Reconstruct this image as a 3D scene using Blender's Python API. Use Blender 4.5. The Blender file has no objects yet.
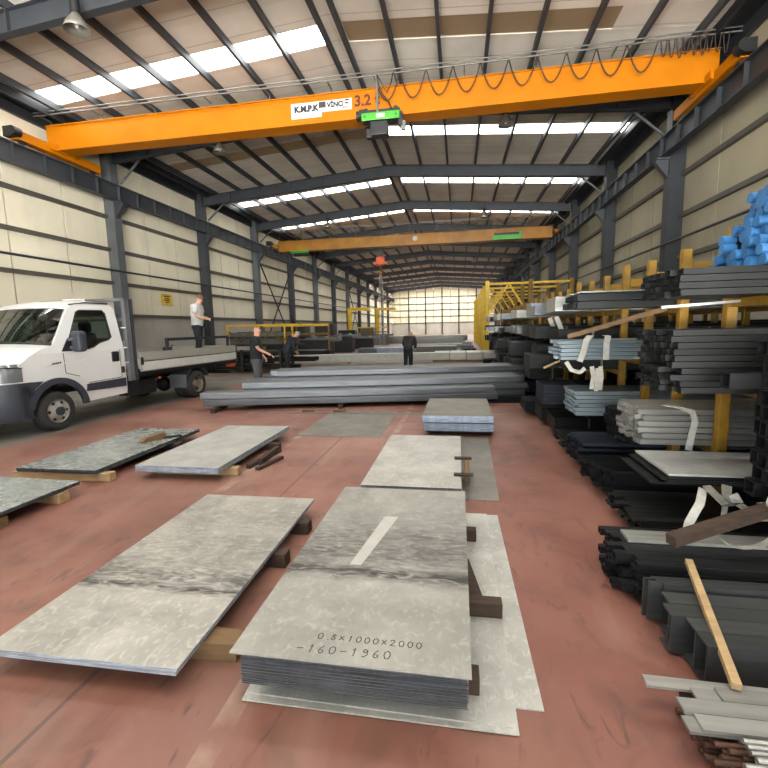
import bpy, bmesh, math, random
from math import sin, cos, pi, radians as R
from mathutils import Vector as V, Matrix
from mathutils.geometry import tessellate_polygon
random.seed(7)
C = bpy.context.scene.collection
SC = bpy.context.scene

# ------------------------------------------------------------------ materials
def nodes(name):
    m = bpy.data.materials.new(name); m.use_nodes = True
    n = m.node_tree.nodes; l = m.node_tree.links
    return m, n, l, n['Principled BSDF']
def lin(c):
    return tuple(((v/255)/12.92 if v/255 <= .04045 else ((v/255+.055)/1.055)**2.4) for v in c) + (1,)
def mat(name, rgb, rough=.6, metal=0., var=.25, scale=6., bump=0., rnd=0., stretch=(1,1,1), rgb2=None, spec=.5):
    m, n, l, b = nodes(name)
    c = lin(rgb)
    c2 = lin(rgb2) if rgb2 else tuple(v*(1-var) for v in c[:3]) + (1,)
    tc = n.new('ShaderNodeTexCoord'); mp = n.new('ShaderNodeMapping'); mp.inputs['Scale'].default_value = stretch
    l.new(tc.outputs['Object'], mp.inputs['Vector'])
    nz = n.new('ShaderNodeTexNoise'); nz.inputs['Scale'].default_value = scale; nz.inputs['Detail'].default_value = 6
    l.new(mp.outputs[0], nz.inputs['Vector'])
    rp = n.new('ShaderNodeValToRGB'); rp.color_ramp.elements[0].position = .35; rp.color_ramp.elements[1].position = .65
    rp.color_ramp.elements[0].color = c2; rp.color_ramp.elements[1].color = c
    l.new(nz.outputs['Fac'], rp.inputs['Fac'])
    out = rp.outputs['Color']
    if rnd:
        oi = n.new('ShaderNodeObjectInfo'); mr = n.new('ShaderNodeMapRange')
        mr.inputs['To Min'].default_value = 1-rnd; mr.inputs['To Max'].default_value = 1+rnd
        l.new(oi.outputs['Random'], mr.inputs['Value'])
        hv = n.new('ShaderNodeHueSaturation'); l.new(mr.outputs[0], hv.inputs['Value']); l.new(out, hv.inputs['Color']); out = hv.outputs[0]
    l.new(out, b.inputs['Base Color'])
    b.inputs['Roughness'].default_value = rough; b.inputs['Metallic'].default_value = metal
    b.inputs['Specular IOR Level'].default_value = spec
    if bump:
        bp = n.new('ShaderNodeBump'); bp.inputs['Strength'].default_value = bump; bp.inputs['Distance'].default_value = .01
        l.new(nz.outputs['Fac'], bp.inputs['Height']); l.new(bp.outputs[0], b.inputs['Normal'])
    return m
def emit(name, rgb, s, base=(200,200,200)):
    m, n, l, b = nodes(name)
    b.inputs['Base Color'].default_value = lin(base)
    b.inputs['Emission Color'].default_value = lin(rgb); b.inputs['Emission Strength'].default_value = s
    return m
def glass(name, tint=(150,165,165), trans=.75):
    m, n, l, b = nodes(name)
    tr = n.new('ShaderNodeBsdfTransparent'); tr.inputs[0].default_value = lin(tint)
    gl = n.new('ShaderNodeBsdfGlossy'); gl.inputs['Roughness'].default_value = .03
    fr = n.new('ShaderNodeFresnel'); fr.inputs[0].default_value = 1.5
    ad = n.new('ShaderNodeMath'); ad.operation = 'ADD'; ad.inputs[1].default_value = 1-trans-.2
    l.new(fr.outputs[0], ad.inputs[0])
    mx = n.new('ShaderNodeMixShader'); l.new(ad.outputs[0], mx.inputs[0]); l.new(tr.outputs[0], mx.inputs[1]); l.new(gl.outputs[0], mx.inputs[2])
    l.new(mx.outputs[0], n['Material Output'].inputs[0])
    return m
class NB:
    """small node builder"""
    def __init__(s, name): s.m, s.n, s.l, s.b = nodes(name); s.tc = s.n.new('ShaderNodeTexCoord')
    def noise(s, scale, detail=5, stretch=(1,1,1), src='Object', dist=0., off=(0,0,0)):
        mp = s.n.new('ShaderNodeMapping'); mp.inputs['Scale'].default_value = stretch; mp.inputs['Location'].default_value = off
        s.l.new(s.tc.outputs[src], mp.inputs[0])
        z = s.n.new('ShaderNodeTexNoise'); z.inputs['Scale'].default_value = scale; z.inputs['Detail'].default_value = detail; z.inputs['Distortion'].default_value = dist
        s.l.new(mp.outputs[0], z.inputs['Vector']); return z.outputs['Fac']
    def math(s, op, a, b=None, c=None):
        q = s.n.new('ShaderNodeMath'); q.operation = op
        for i, v in enumerate((a, b, c)):
            if v is None: continue
            if isinstance(v, (int, float)): q.inputs[i].default_value = v
            else: s.l.new(v, q.inputs[i])
        return q.outputs[0]
    def xyz(s, src='Object'):
        q = s.n.new('ShaderNodeSeparateXYZ'); s.l.new(s.tc.outputs[src], q.inputs[0]); return q.outputs
    def ramp(s, f, a, b, ca=(0,0,0,1), cb=(1,1,1,1)):
        q = s.n.new('ShaderNodeValToRGB'); e = q.color_ramp.elements
        e[0].position, e[1].position = a, b; e[0].color, e[1].color = ca, cb
        s.l.new(f, q.inputs[0]); return q.outputs[0]
    def mix(s, f, a, b):
        q = s.n.new('ShaderNodeMix'); q.data_type = 'RGBA'
        for i, v in ((0, f), (6, a), (7, b)):
            if isinstance(v, tuple): q.inputs[i].default_value = v
            elif isinstance(v, (int, float)): q.inputs[i].default_value = v
            else: s.l.new(v, q.inputs[i])
        return q.outputs[2]
    def bump(s, h, st=.3, d=.01):
        q = s.n.new('ShaderNodeBump'); q.inputs['Strength'].default_value = st; q.inputs['Distance'].default_value = d
        s.l.new(h, q.inputs['Height']); s.l.new(q.outputs[0], s.b.inputs['Normal'])
    def end(s, col, rough=.5, metal=0.):
        s.l.new(col, s.b.inputs['Base Color'])
        if isinstance(rough, (int, float)): s.b.inputs['Roughness'].default_value = rough
        else: s.l.new(rough, s.b.inputs['Roughness'])
        s.b.inputs['Metallic'].default_value = metal; return s.m

def floor_mat():
    k = NB('red_painted_concrete'); X, Y, Z = k.xyz()
    red = k.mix(k.ramp(k.noise(.9, 6), .38, .66), lin((116,73,62)), lin((136,92,78)))
    red = k.mix(k.ramp(k.noise(2.6, 8, dist=1.), .5, .75), red, lin((98,66,56)))
    red = k.mix(k.math('MULTIPLY', k.ramp(k.noise(1.4, 10, (1,.22,1), dist=.6), .55, .78), .55), red, lin((158,132,118)))
    red = k.mix(k.math('MULTIPLY', k.ramp(k.noise(11, 6, (1,.35,1), dist=1.2), .6, .72), .6), red, lin((66,50,45)))
    red = k.mix(k.math('MULTIPLY', k.ramp(k.noise(2.1, 9, (1,.5,1), dist=1.4, off=(9,4,0)), .58, .72), .55), red, lin((80,58,50)))
    red = k.mix(k.math('MULTIPLY', k.ramp(k.noise(.35, 3, off=(3,1,0)), .48, .7), .45), red, lin((94,68,54)))
    pale_far = k.math('MULTIPLY', k.ramp(k.noise(.6, 6, off=(2,7,0)), .4, .65), k.ramp(k.math('MULTIPLY', k.math('SUBTRACT', Y, 2.6), .3), 0., 1.))  # paler noise patches, stronger farther down the hall
    red = k.mix(k.math('MULTIPLY', pale_far, .45), red, lin((176,136,122)))
    # joints
    jx = k.math('ABSOLUTE', k.math('SUBTRACT', k.math('PINGPONG', k.math('ADD', X, 1.76), 4.), 0.))
    ja = k.math('LESS_THAN', jx, .012)
    jy = k.math('LESS_THAN', k.math('ABSOLUTE', k.math('SUBTRACT', k.math('PINGPONG', k.math('ADD', Y, -8.42), 6.), 0.)), .03)
    red = k.mix(k.math('MULTIPLY', k.math('MAXIMUM', ja, jy), .6), red, lin((62,54,50)))
    # worn pale marking lines running down the hall
    wl = k.math('LESS_THAN', k.math('ABSOLUTE', k.math('ADD', X, 2.45)), .05)
    wl2 = k.math('LESS_THAN', k.math('ABSOLUTE', k.math('ADD', X, .98)), .05)
    wm = k.math('MULTIPLY', k.math('MAXIMUM', wl, wl2), k.ramp(k.noise(3, 6), .42, .62))
    red = k.mix(k.math('MULTIPLY', wm, .55), red, lin((178,160,140)))
    grey = k.mix(k.ramp(k.noise(1.2, 7), .35, .65), lin((98,96,92)), lin((128,124,118)))
    edge = k.math('ADD', X, k.math('MULTIPLY', k.math('SUBTRACT', k.noise(.8, 5), .5), .6))
    f = k.ramp(k.math('MULTIPLY', k.math('ADD', edge, 6.55), -1.5), .0, .5)
    col = k.mix(f, red, grey)
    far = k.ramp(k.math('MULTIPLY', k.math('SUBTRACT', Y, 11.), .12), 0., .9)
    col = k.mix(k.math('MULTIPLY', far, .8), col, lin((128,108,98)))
    k.bump(k.noise(24, 4), .08)
    return k.end(col, k.math('ADD', k.math('MULTIPLY', k.noise(2, 5), .35), .34))
def sheet_mat(name, light, dark, streak=0., bands=(), metal=.35, rough=.42, blotch=1.):
    k = NB(name); X, Y, Z = k.xyz()
    c = k.mix(k.ramp(k.noise(2.2, 7, dist=.8), .35, .68), lin(dark), lin(light))
    c = k.mix(k.math('MULTIPLY', k.ramp(k.noise(6, 8, (1,1.6,1), dist=.7), .42, .72), .45*blotch), c, lin(tuple(v*.8 for v in light)))
    c = k.mix(k.math('MULTIPLY', k.ramp(k.noise(16, 10, (1.5,1,1), dist=1.1, off=(4,2,0)), .52, .7), .35*blotch), c, lin(tuple(min(255, v*1.12) for v in light)))
    c = k.mix(k.math('MULTIPLY', k.ramp(k.noise(30, 8, (1,.3,1), dist=1.5, off=(7,2,0)), .6, .72), .3*blotch), c, lin(tuple(v*.62 for v in light)))
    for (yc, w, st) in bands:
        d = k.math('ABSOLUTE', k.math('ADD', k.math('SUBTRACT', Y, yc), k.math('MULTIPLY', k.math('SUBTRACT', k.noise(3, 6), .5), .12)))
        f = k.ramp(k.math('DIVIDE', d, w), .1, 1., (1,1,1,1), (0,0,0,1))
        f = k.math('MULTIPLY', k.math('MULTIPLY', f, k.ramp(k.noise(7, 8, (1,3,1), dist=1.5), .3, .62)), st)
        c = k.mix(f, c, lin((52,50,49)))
    r = k.math('ADD', k.math('MULTIPLY', k.noise(4, 8, (1,2,1), dist=2.), .35), rough-.17)
    return k.end(c, r, metal)
def edge_mat(name, a, b, sc=160.):
    k = NB(name)
    c = k.mix(k.ramp(k.noise(sc, 3, (.04,.04,1)), .35, .65), lin(a), lin(b))
    c = k.mix(k.math('MULTIPLY', k.ramp(k.noise(14, 3, (1,1,.15)), .45, .65), .5), c, lin(a))
    return k.end(c, .45, .4)
def wall_mat(name, rgb, rgb2):
    k = NB(name); X, Y, Z = k.xyz()
    c = k.mix(k.ramp(k.noise(.5, 6), .3, .7), lin(rgb2), lin(rgb))
    c = k.mix(k.math('MULTIPLY', k.ramp(k.noise(1.3, 7, (1,1,.25)), .55, .75), .35), c, lin(tuple(v*.78 for v in rgb)))
    return k.end(c, .75)
def deck_mat():
    k = NB('roof_deck'); X, Y, Z = k.xyz()
    c = k.mix(k.ramp(k.noise(.7, 6), .35, .65), lin((206,198,184)), lin((226,219,206)))
    st = k.math('LESS_THAN', k.math('PINGPONG', k.math('ADD', Y, .35), .51), .018)
    c = k.mix(k.math('MULTIPLY', st, .55), c, lin((150,140,126)))
    ba = k.ramp(k.math('PINGPONG', k.math('ADD', Y, .6), 1.02), .46, .56)
    c = k.mix(k.math('MULTIPLY', ba, .2), c, lin((180,166,142)))
    return k.end(c, .7)

M = {}
M['floor'] = floor_mat()
M['deck'] = deck_mat()
M['wall'] = wall_mat('wall_panel_lit', (238,231,206), (222,213,188))  # panel colour lightened to paint in the brighter light on the left wall
M['wall_shaded'] = wall_mat('wall_panel_shaded', (158,150,126), (142,135,115))  # same panels darkened in colour for the shaded right wall
M['dado'] = wall_mat('concrete_block', (186,182,172), (164,160,150))
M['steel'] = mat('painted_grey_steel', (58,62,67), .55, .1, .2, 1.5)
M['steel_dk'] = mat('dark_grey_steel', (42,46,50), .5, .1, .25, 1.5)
M['steel_lt'] = mat('mid_grey_steel', (92,97,100), .55, .1, .2, 1.5)
M['girt'] = mat('brown_grey_girt', (86,82,74), .6, .1, .2, 2)
M['joint'] = mat('panel_joint', (62,58,48), .8)
M['sky_on'] = emit('skylight_daylight', (252,253,250), 15.)
M['sky_boost'] = emit('skylight_daylight_boosted', (255,252,244), 58.)  # extra glow added in the far strips to brighten the far wall
M['sky_dim'] = emit('skylight_soiled', (150,120,80), .12, (130,112,88))
M['orange'] = mat('orange_crane_paint', (180,106,0), .5, 0, .12, 1.2, spec=.2)
M['orange_old'] = mat('old_yellow_crane_paint', (172,118,28), .5, 0, .3, 1.5)
M['yellow'] = mat('yellow_rack_paint', (146,110,22), .6, 0, .4, 7, rnd=.12)
M['yellow_br'] = mat('bright_yellow_paint', (226,186,44), .5, 0, .2, 5)
M['green'] = mat('green_hoist_paint', (66,158,46), .4, 0, .1, 6)
M['black'] = mat('black_plastic', (26,27,29), .5, 0, .3, 8)
M['rubber'] = mat('tyre_rubber', (52,51,50), .8, 0, .3, 10)
M['white'] = mat('white_car_paint', (214,214,212), .3, 0, .03, 2)
M['bumper'] = mat('dark_bumper_plastic', (52,57,66), .5, 0, .15, 5)
M['chrome'] = mat('rim_silver', (188,186,180), .35, .6, .2, 8)
M['rim_d'] = mat('dusty_rim', (128,116,98), .6, .2, .3, 8)
M['alu'] = mat('grey_dropside_board', (166,164,154), .5, .25, .12, 4, stretch=(1,.2,1))
M['alu_d'] = mat('headboard_steel', (108,110,114), .5, .3, .2, 4)
M['board_lt'] = mat('pale_board', (206,206,200), .5, .1, .08, 4)
M['white_sh'] = mat('white_plastic', (228,228,224), .5)
M['glass'] = glass('cab_glass', (190,205,200), .7)
M['lamp_glass'] = mat('headlamp_lens', (150,156,160), .1, .6, .15, 6)
M['interior'] = mat('cab_interior', (42,43,45), .8)
M['wood'] = mat('pale_timber', (172,144,104), .7, 0, .3, 5, stretch=(1,6,6))
M['wood_d'] = mat('old_dark_timber', (66,50,38), .8, 0, .4, 6, stretch=(1,6,6))
M['wood_m'] = mat('brown_timber', (116,90,58), .75, 0, .35, 6, stretch=(1,6,6))
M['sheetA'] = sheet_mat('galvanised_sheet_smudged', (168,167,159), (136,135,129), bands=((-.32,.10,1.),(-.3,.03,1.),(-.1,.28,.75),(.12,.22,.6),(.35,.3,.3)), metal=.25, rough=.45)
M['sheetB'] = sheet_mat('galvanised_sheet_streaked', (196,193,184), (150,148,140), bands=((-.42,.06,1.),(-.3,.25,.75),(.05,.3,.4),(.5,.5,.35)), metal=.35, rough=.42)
M['sheetC'] = sheet_mat('galvanised_sheet_clean', (186,186,181), (158,158,153), metal=.2, rough=.48, blotch=.6)
M['sheetD'] = sheet_mat('galvanised_sheet_glossy', (186,190,184), (146,152,148), metal=.45, rough=.27, blotch=.0)
M['sheetE'] = sheet_mat('galvanised_sheet_scuffed', (194,193,186), (160,159,152), metal=.2, rough=.5, blotch=1.)
M['sheetF'] = sheet_mat('dull_steel_sheet', (134,130,120), (112,108,100), metal=.25, rough=.5, blotch=.4)
M['edge'] = edge_mat('shaded_pack_edge', (40,45,52), (84,91,100))  # dark copy of the edge colour, shade painted in
M['edge_lit'] = edge_mat('lit_pack_edge', (128,142,164), (196,206,220))  # same sheet edges with daylight on their front faces painted in
M['ink'] = mat('black_marker', (44,42,42), .7)
M['tape'] = mat('pale_tape', (180,178,171), .6, 0, .12, 9)
M['tube'] = mat('bare_steel_tube', (118,122,126), .36, .6, .25, 3, rnd=.18, stretch=(.4,6,6))
M['tube_dk'] = mat('dark_mill_steel', (36,38,37), .5, .35, .35, 5, rnd=.3, spec=.3, stretch=(.4,6,6))
M['tube_bk'] = mat('black_mill_steel', (33,34,35), .5, .35, .3, 5, rnd=.3, spec=.3, stretch=(.4,6,6))
M['tube_md'] = mat('grey_mill_steel', (70,72,72), .45, .35, .3, 5, rnd=.25, stretch=(.4,6,6))
M['tube_bl'] = mat('blue_grey_steel', (128,142,148), .4, .45, .2, 4, rnd=.15, stretch=(.4,6,6))
M['tube_nv'] = mat('navy_oiled_steel', (28,32,42), .5, .35, .25, 4, rnd=.2, spec=.3, stretch=(.4,6,6))
M['tube_lt'] = mat('bright_steel', (170,170,164), .34, .6, .25, 4, rnd=.15, stretch=(.4,6,6))
M['rust'] = mat('rusty_bar', (92,62,46), .75, .2, .4, 14, rnd=.3)
M['blue'] = mat('blue_plastic_cap', (46,102,152), .5, 0, .15, 9, rnd=.2)
M['web'] = mat('pale_webbing', (200,198,188), .85, 0, .2, 20)
M['web_d'] = mat('soiled_webbing', (136,134,126), .85, 0, .35, 14)
M['chain'] = mat('chain_steel', (176,160,154), .5, .4, .2, 9)
M['red_or'] = mat('orange_hook_paint', (214,92,36), .45, 0, .2, 8)
M['cable'] = mat('cable_rubber', (40,30,26), .6)
M['track'] = mat('galvanised_track', (112,110,104), .45, .4, .2, 6)
M['sign'] = mat('white_sign', (196,194,184), .6, 0, .06, 6)
M['signy'] = mat('yellow_sign', (226,190,52), .6)
M['signd'] = mat('dark_print', (58,52,54), .6)
M['maroon'] = mat('dark_red_print', (88,18,12), .6)
M['navyc'] = mat('blue_print', (26,25,48), .6)
M['skin'] = mat('skin', (206,156,130), .55, 0, .08, 9)
M['tee_w'] = mat('pale_grey_cotton', (196,198,196), .9, 0, .12, 9)
M['tee_b'] = mat('black_cotton', (30,31,34), .9, 0, .2, 9)
M['jack_n'] = mat('navy_jacket', (38,42,56), .85, 0, .2, 9)
M['jack_d'] = mat('dark_brown_jacket', (48,42,44), .85, 0, .2, 9)
M['trou_b'] = mat('black_trousers', (34,36,40), .9, 0, .3, 9)
M['trou_g'] = mat('dark_grey_trousers', (82,86,90), .9, 0, .2, 9)
M['shoe'] = mat('shoe', (48,44,42), .7)
M['shoe_w'] = mat('white_shoe', (210,208,204), .7)
M['hair_w'] = mat('grey_hair', (196,190,184), .8)
M['hair_b'] = mat('short_brown_hair', (110,84,66), .8)
M['pack'] = mat('pale_wrapped_pack', (214,214,204), .55, 0, .14, 4)
M['mach'] = mat('machine_dark', (44,46,47), .55, .2, .3, 5)
M['mach_g'] = mat('machine_grey', (112,114,112), .55, .1, .2, 5)
M['lampm'] = mat('lamp_metal', (150,146,136), .35, .6, .2, 8)

# ------------------------------------------------------------------ mesh helper
class MB:
    def __init__(s): s.v = []; s.f = []; s.sm = []
    def add(s, vs, fs, smooth=False):
        o = len(s.v); s.v += [tuple(p) for p in vs]
        for q in fs: s.f.append(tuple(i+o for i in q)); s.sm.append(smooth)
        return s
    def box(s, a, b):
        (x0,y0,z0),(x1,y1,z1) = a, b
        if x0 > x1: x0,x1 = x1,x0
        if y0 > y1: y0,y1 = y1,y0
        if z0 > z1: z0,z1 = z1,z0
        return s.add([(x0,y0,z0),(x1,y0,z0),(x1,y1,z0),(x0,y1,z0),(x0,y0,z1),(x1,y0,z1),(x1,y1,z1),(x0,y1,z1)],
              [(0,3,2,1),(4,5,6,7),(0,1,5,4),(1,2,6,5),(2,3,7,6),(3,0,4,7)])
    def bevbox(s, a, b, r=.01):
        (x0,y0,z0),(x1,y1,z1) = a, b
        bm = bmesh.new(); bmesh.ops.create_cube(bm, size=1)
        for v in bm.verts: v.co = V(((x0+x1)/2+v.co.x*abs(x1-x0), (y0+y1)/2+v.co.y*abs(y1-y0), (z0+z1)/2+v.co.z*abs(z1-z0)))
        bmesh.ops.bevel(bm, geom=bm.edges[:], offset=r, segments=2, affect='EDGES', profile=.5)
        bm.verts.index_update(); s.add([v.co for v in bm.verts], [[v.index for v in f.verts] for f in bm.faces]); bm.free(); return s
    def frame(s, d, up=(0,0,1)):
        d = V(d).normalized(); u = V(up)
        if abs(d.dot(u)) > .98: u = V((0,1,0))
        r = d.cross(u).normalized(); return r, r.cross(d).normalized()
    def beam(s, p, q, w, h, up=(0,0,1)):
        p, q = V(p), V(q); r, u = s.frame(q-p, up); r = r*w/2; u = u*h/2
        return s.add([p-r-u,p+r-u,p+r+u,p-r+u,q-r-u,q+r-u,q+r+u,q-r+u],
              [(0,1,2,3),(7,6,5,4),(1,0,4,5),(2,1,5,6),(3,2,6,7),(0,3,7,4)])
    def ibeam(s, p, q, w, h, tf=.02, tw=.014, up=(0,0,1)):
        p, q = V(p), V(q); r, u = s.frame(q-p, up)
        for k in (-1, 1):
            o = u*k*(h/2-tf/2); s.beam(p+o, q+o, w, tf, up)
        return s.beam(p, q, tw, h-2*tf, up)
    def cyl(s, p, q, r, n=12, r2=None, cap=True, smooth=True):
        p, q = V(p), V(q); a, b = s.frame(q-p); r2 = r if r2 is None else r2
        vs = [p+(a*cos(2*pi*i/n)+b*sin(2*pi*i/n))*r for i in range(n)] + [q+(a*cos(2*pi*i/n)+b*sin(2*pi*i/n))*r2 for i in range(n)]
        s.add(vs, [(i,(i+1)%n,n+(i+1)%n,n+i) for i in range(n)], smooth)
        if cap: s.add(vs, [tuple(reversed(range(n))), tuple(range(n,2*n))])
        return s
    def tube(s, path, r, n=8):
        path = [V(p) for p in path]; k = len(path); vs = []
        for i, p in enumerate(path):
            d = path[min(i+1,k-1)]-path[max(i-1,0)]; a, b = s.frame(d)
            vs += [p+(a*cos(2*pi*j/n)+b*sin(2*pi*j/n))*r for j in range(n)]
        fs = [(i*n+j, i*n+(j+1)%n, (i+1)*n+(j+1)%n, (i+1)*n+j) for i in range(k-1) for j in range(n)]
        s.add(vs, fs, True); s.add(vs, [tuple(reversed(range(n))), tuple(range((k-1)*n,k*n))]); return s
    def ribbon(s, path, w, wd, t=.006):
        path = [V(p) for p in path]; k = len(path); vs = []
        for i, p in enumerate(path):
            d = (path[min(i+1,k-1)]-path[max(i-1,0)]).normalized()
            wv = V(wd); wv = (wv-d*wv.dot(d)).normalized(); nn = d.cross(wv)
            vs += [p-wv*w/2-nn*t/2, p+wv*w/2-nn*t/2, p+wv*w/2+nn*t/2, p-wv*w/2+nn*t/2]
        fs = [(i*4+j, i*4+(j+1)%4, (i+1)*4+(j+1)%4, (i+1)*4+j) for i in range(k-1) for j in range(4)]
        s.add(vs, fs); s.add(vs, [(3,2,1,0), tuple(range((k-1)*4,k*4))]); return s
    def lathe(s, prof, c=(0,0,0), n=24, axis='Z'):
        vs = []
        for r, z in prof:
            for i in range(n):
                a = 2*pi*i/n
                p = (r*cos(a), r*sin(a), z)
                if axis == 'X': p = (z, r*cos(a), r*sin(a))
                vs.append(V(c)+V(p))
        k = len(prof)
        return s.add(vs, [(i*n+j, i*n+(j+1)%n, (i+1)*n+(j+1)%n, (i+1)*n+j) for i in range(k-1) for j in range(n)], True)
    def plate(s, loops, f3, off):
        """polygon with holes in 2-D, mapped to 3-D by f3, thickened by the vector off"""
        tri = tessellate_polygon([[V((a,b,0)) for a,b in L] for L in loops])
        flat = [p for L in loops for p in L]; n = len(flat); off = V(off)
        P = [V(f3(*p)) for p in flat]
        s.add(P, tri); s.add([p+off for p in P], [tuple(reversed(t)) for t in tri])
        o = 0
        for L in loops:
            m = len(L)
            s.add([P[o+i] for i in range(m)]+[P[o+i]+off for i in range(m)], [(i,(i+1)%m,m+(i+1)%m,m+i) for i in range(m)]); o += m
        return s
    def grid(s, rows, smooth=True):
        n = len(rows[0]); vs = [p for r in rows for p in r]
        return s.add(vs, [(i*n+j, i*n+j+1, (i+1)*n+j+1, (i+1)*n+j) for i in range(len(rows)-1) for j in range(n-1)], smooth)
    def ball(s, c, r, n=10, m=8):
        r = r if isinstance(r, tuple) else (r,r,r); rows = []
        for i in range(m+1):
            t = pi*i/m; rows.append([(c[0]+r[0]*sin(t)*cos(2*pi*j/n), c[1]+r[1]*sin(t)*sin(2*pi*j/n), c[2]+r[2]*cos(t)) for j in range(n+1)])
        return s.grid(rows)
    def mesh(s, name, m=None):
        me = bpy.data.meshes.new(name); me.from_pydata(s.v, [], s.f); me.update()
        me.polygons.foreach_set('use_smooth', s.sm)
        bm = bmesh.new(); bm.from_mesh(me); bmesh.ops.recalc_face_normals(bm, faces=bm.faces[:]); bm.to_mesh(me); bm.free()
        if m: me.materials.append(M[m] if isinstance(m, str) else m)
        return me
def link(name, me, parent=None, loc=(0,0,0), rz=0):
    o = bpy.data.objects.new(name, me); C.objects.link(o); o.location = loc; o.rotation_euler = (0,0,rz)
    if parent: o.parent = parent
    return o
def obj(name, mb, m, parent=None, loc=(0,0,0), rz=0): return link(name, mb.mesh(name, m), parent, loc, rz)
def tag(o, label, cat, group=None, kind=None):
    o['label'] = label; o['category'] = cat
    if group: o['group'] = group
    if kind: o['kind'] = kind
    return o
def thing(name, label, cat, loc=(0,0,0), rz=0, group=None):
    o = bpy.data.objects.new(name, None); C.objects.link(o); o.empty_display_size = .1
    o.location = loc; o.rotation_euler = (0,0,rz); return tag(o, label, cat, group)
def struct(name, mb, m, label, cat, parent=None):
    o = obj(name, mb, m, parent); tag(o, label, cat, kind='structure'); return o
def text_mesh(txt, size, m, extr=.002, off=0.):
    cu = bpy.data.curves.new('t', 'FONT'); cu.body = txt; cu.size = size; cu.extrude = extr; cu.offset = off; cu.align_x = 'LEFT'
    t = bpy.data.objects.new('t', cu); C.objects.link(t); bpy.context.view_layer.update()
    me = bpy.data.meshes.new_from_object(t.evaluated_get(bpy.context.evaluated_depsgraph_get()))
    bpy.data.objects.remove(t); bpy.data.curves.remove(cu); me.materials.clear(); me.materials.append(M[m]); return me
ORD = ['first','second','third','fourth','fifth','sixth','seventh','eighth','ninth','tenth','eleventh','twelfth','thirteenth','fourteenth','fifteenth']

# ------------------------------------------------------------------ camera
cd = bpy.data.cameras.new('camera'); cam = bpy.data.objects.new('camera', cd); C.objects.link(cam); SC.camera = cam
cd.sensor_width = 36; cd.lens = 438.37*36/768; cd.clip_end = 300
PT, YW, RL, H = .128396, .1705406, -.0227146, 1.65
w_ = V((-sin(YW)*cos(PT), cos(YW)*cos(PT), -sin(PT))); r0 = V((cos(YW), sin(YW), 0)); u0 = r0.cross(w_)
r_ = r0*cos(RL)+u0*sin(RL); u_ = u0*cos(RL)-r0*sin(RL)
cam.matrix_world = Matrix(((r_.x,u_.x,-w_.x,0),(r_.y,u_.y,-w_.y,0),(r_.z,u_.z,-w_.z,H),(0,0,0,1)))

# ------------------------------------------------------------------ the hall
XL, XR, YB, YF, XM = -13.5, 6.9, -6., 89.8, -3.3
BAY = 6.15; F0 = 9.67
def zroof(x): return 9.58-.078*abs(x-XM)
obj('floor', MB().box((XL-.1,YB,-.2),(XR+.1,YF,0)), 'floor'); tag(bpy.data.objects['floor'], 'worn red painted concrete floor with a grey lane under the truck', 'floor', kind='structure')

mb = MB()
for side in (-1, 1):
    def strip(y0, y1, a, b, t=.08):
        xa, xb = XM+side*a, XM+side*b
        mb.add([(xa,y0,zroof(xa)),(xb,y0,zroof(xb)),(xb,y1,zroof(xb)),(xa,y1,zroof(xa)),
                (xa,y0,zroof(xa)+t),(xb,y0,zroof(xb)+t),(xb,y1,zroof(xb)+t),(xa,y1,zroof(xa)+t)],
               [(0,3,2,1),(4,5,6,7),(0,1,5,4),(1,2,6,5),(2,3,7,6),(3,0,4,7)])
    y = YB
    for k in range(-2, 14):
        c = F0+BAY*k+BAY*.475; a, b = c-.42, c+.42
        if b > YF-1: break
        strip(y, a, 0, 10.2); strip(a, b, 0, .3); strip(a, b, 9.45, 10.2); y = b
    strip(y, YF, 0, 10.2)
ceiling = struct('ceiling', mb, 'deck', 'beige panelled pitched roof underside between dark purlins', 'ceiling')
# purlins
for side in (-1, 1):
    for i in range(8):
        x = XM+side*(.22+1.28*i) if i else XM+side*.24
        m = MB().beam((x,YB,zroof(x)-.11),(x,YF-.1,zroof(x)-.11),.09,.2)
        obj('purlin', m, 'steel', ceiling)
# skylights
SKY = {}
n = 0
for k in range(-2, 14):
    c = F0+BAY*k+BAY*.475
    if c+.42 > YF-1: break
    for side in (-1, 1):
        dim = (k == 0 and side == 1) or (k == 1 and side == -1)
        x0, x1 = XM+side*.3, XM+side*9.45
        if k == 0 and side == 1: x1 = XM+7.2
        m = MB()
        nseg = 6
        rows = [[(x0+(x1-x0)*j/nseg, c-.42, zroof(x0+(x1-x0)*j/nseg)+.03) for j in range(nseg+1)], [(x0+(x1-x0)*j/nseg, c+.42, zroof(x0+(x1-x0)*j/nseg)+.03) for j in range(nseg+1)]]
        m.grid(rows, False)
        n += 1
        lab = ('soiled dark translucent roof strip on the %s slope of the bay %s' % ('left' if side < 0 else 'right', {0:'above the near orange crane',1:'just beyond the near crane'}[k])) if dim else \
              'bright daylight strip across the %s roof slope, %s' % ('left' if side < 0 else 'right', 'behind the viewer, %s' % ORD[k+2] if k < 0 else 'in the %s bay in view' % ORD[k])
        o = struct('window_%d' % n, m, 'sky_dim' if dim else ('sky_on' if k < 9 else 'sky_boost'), lab, 'skylight')
        if k == 0 and side == 1:
            m2 = MB(); x2 = XM+9.45
            x1 -= .06; m2.beam((x1,c,zroof(x1)+.04),(x2+.06,c,zroof(x2)+.04),.86,.07)
            obj('roof_patch', m2, 'deck', ceiling)
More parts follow.
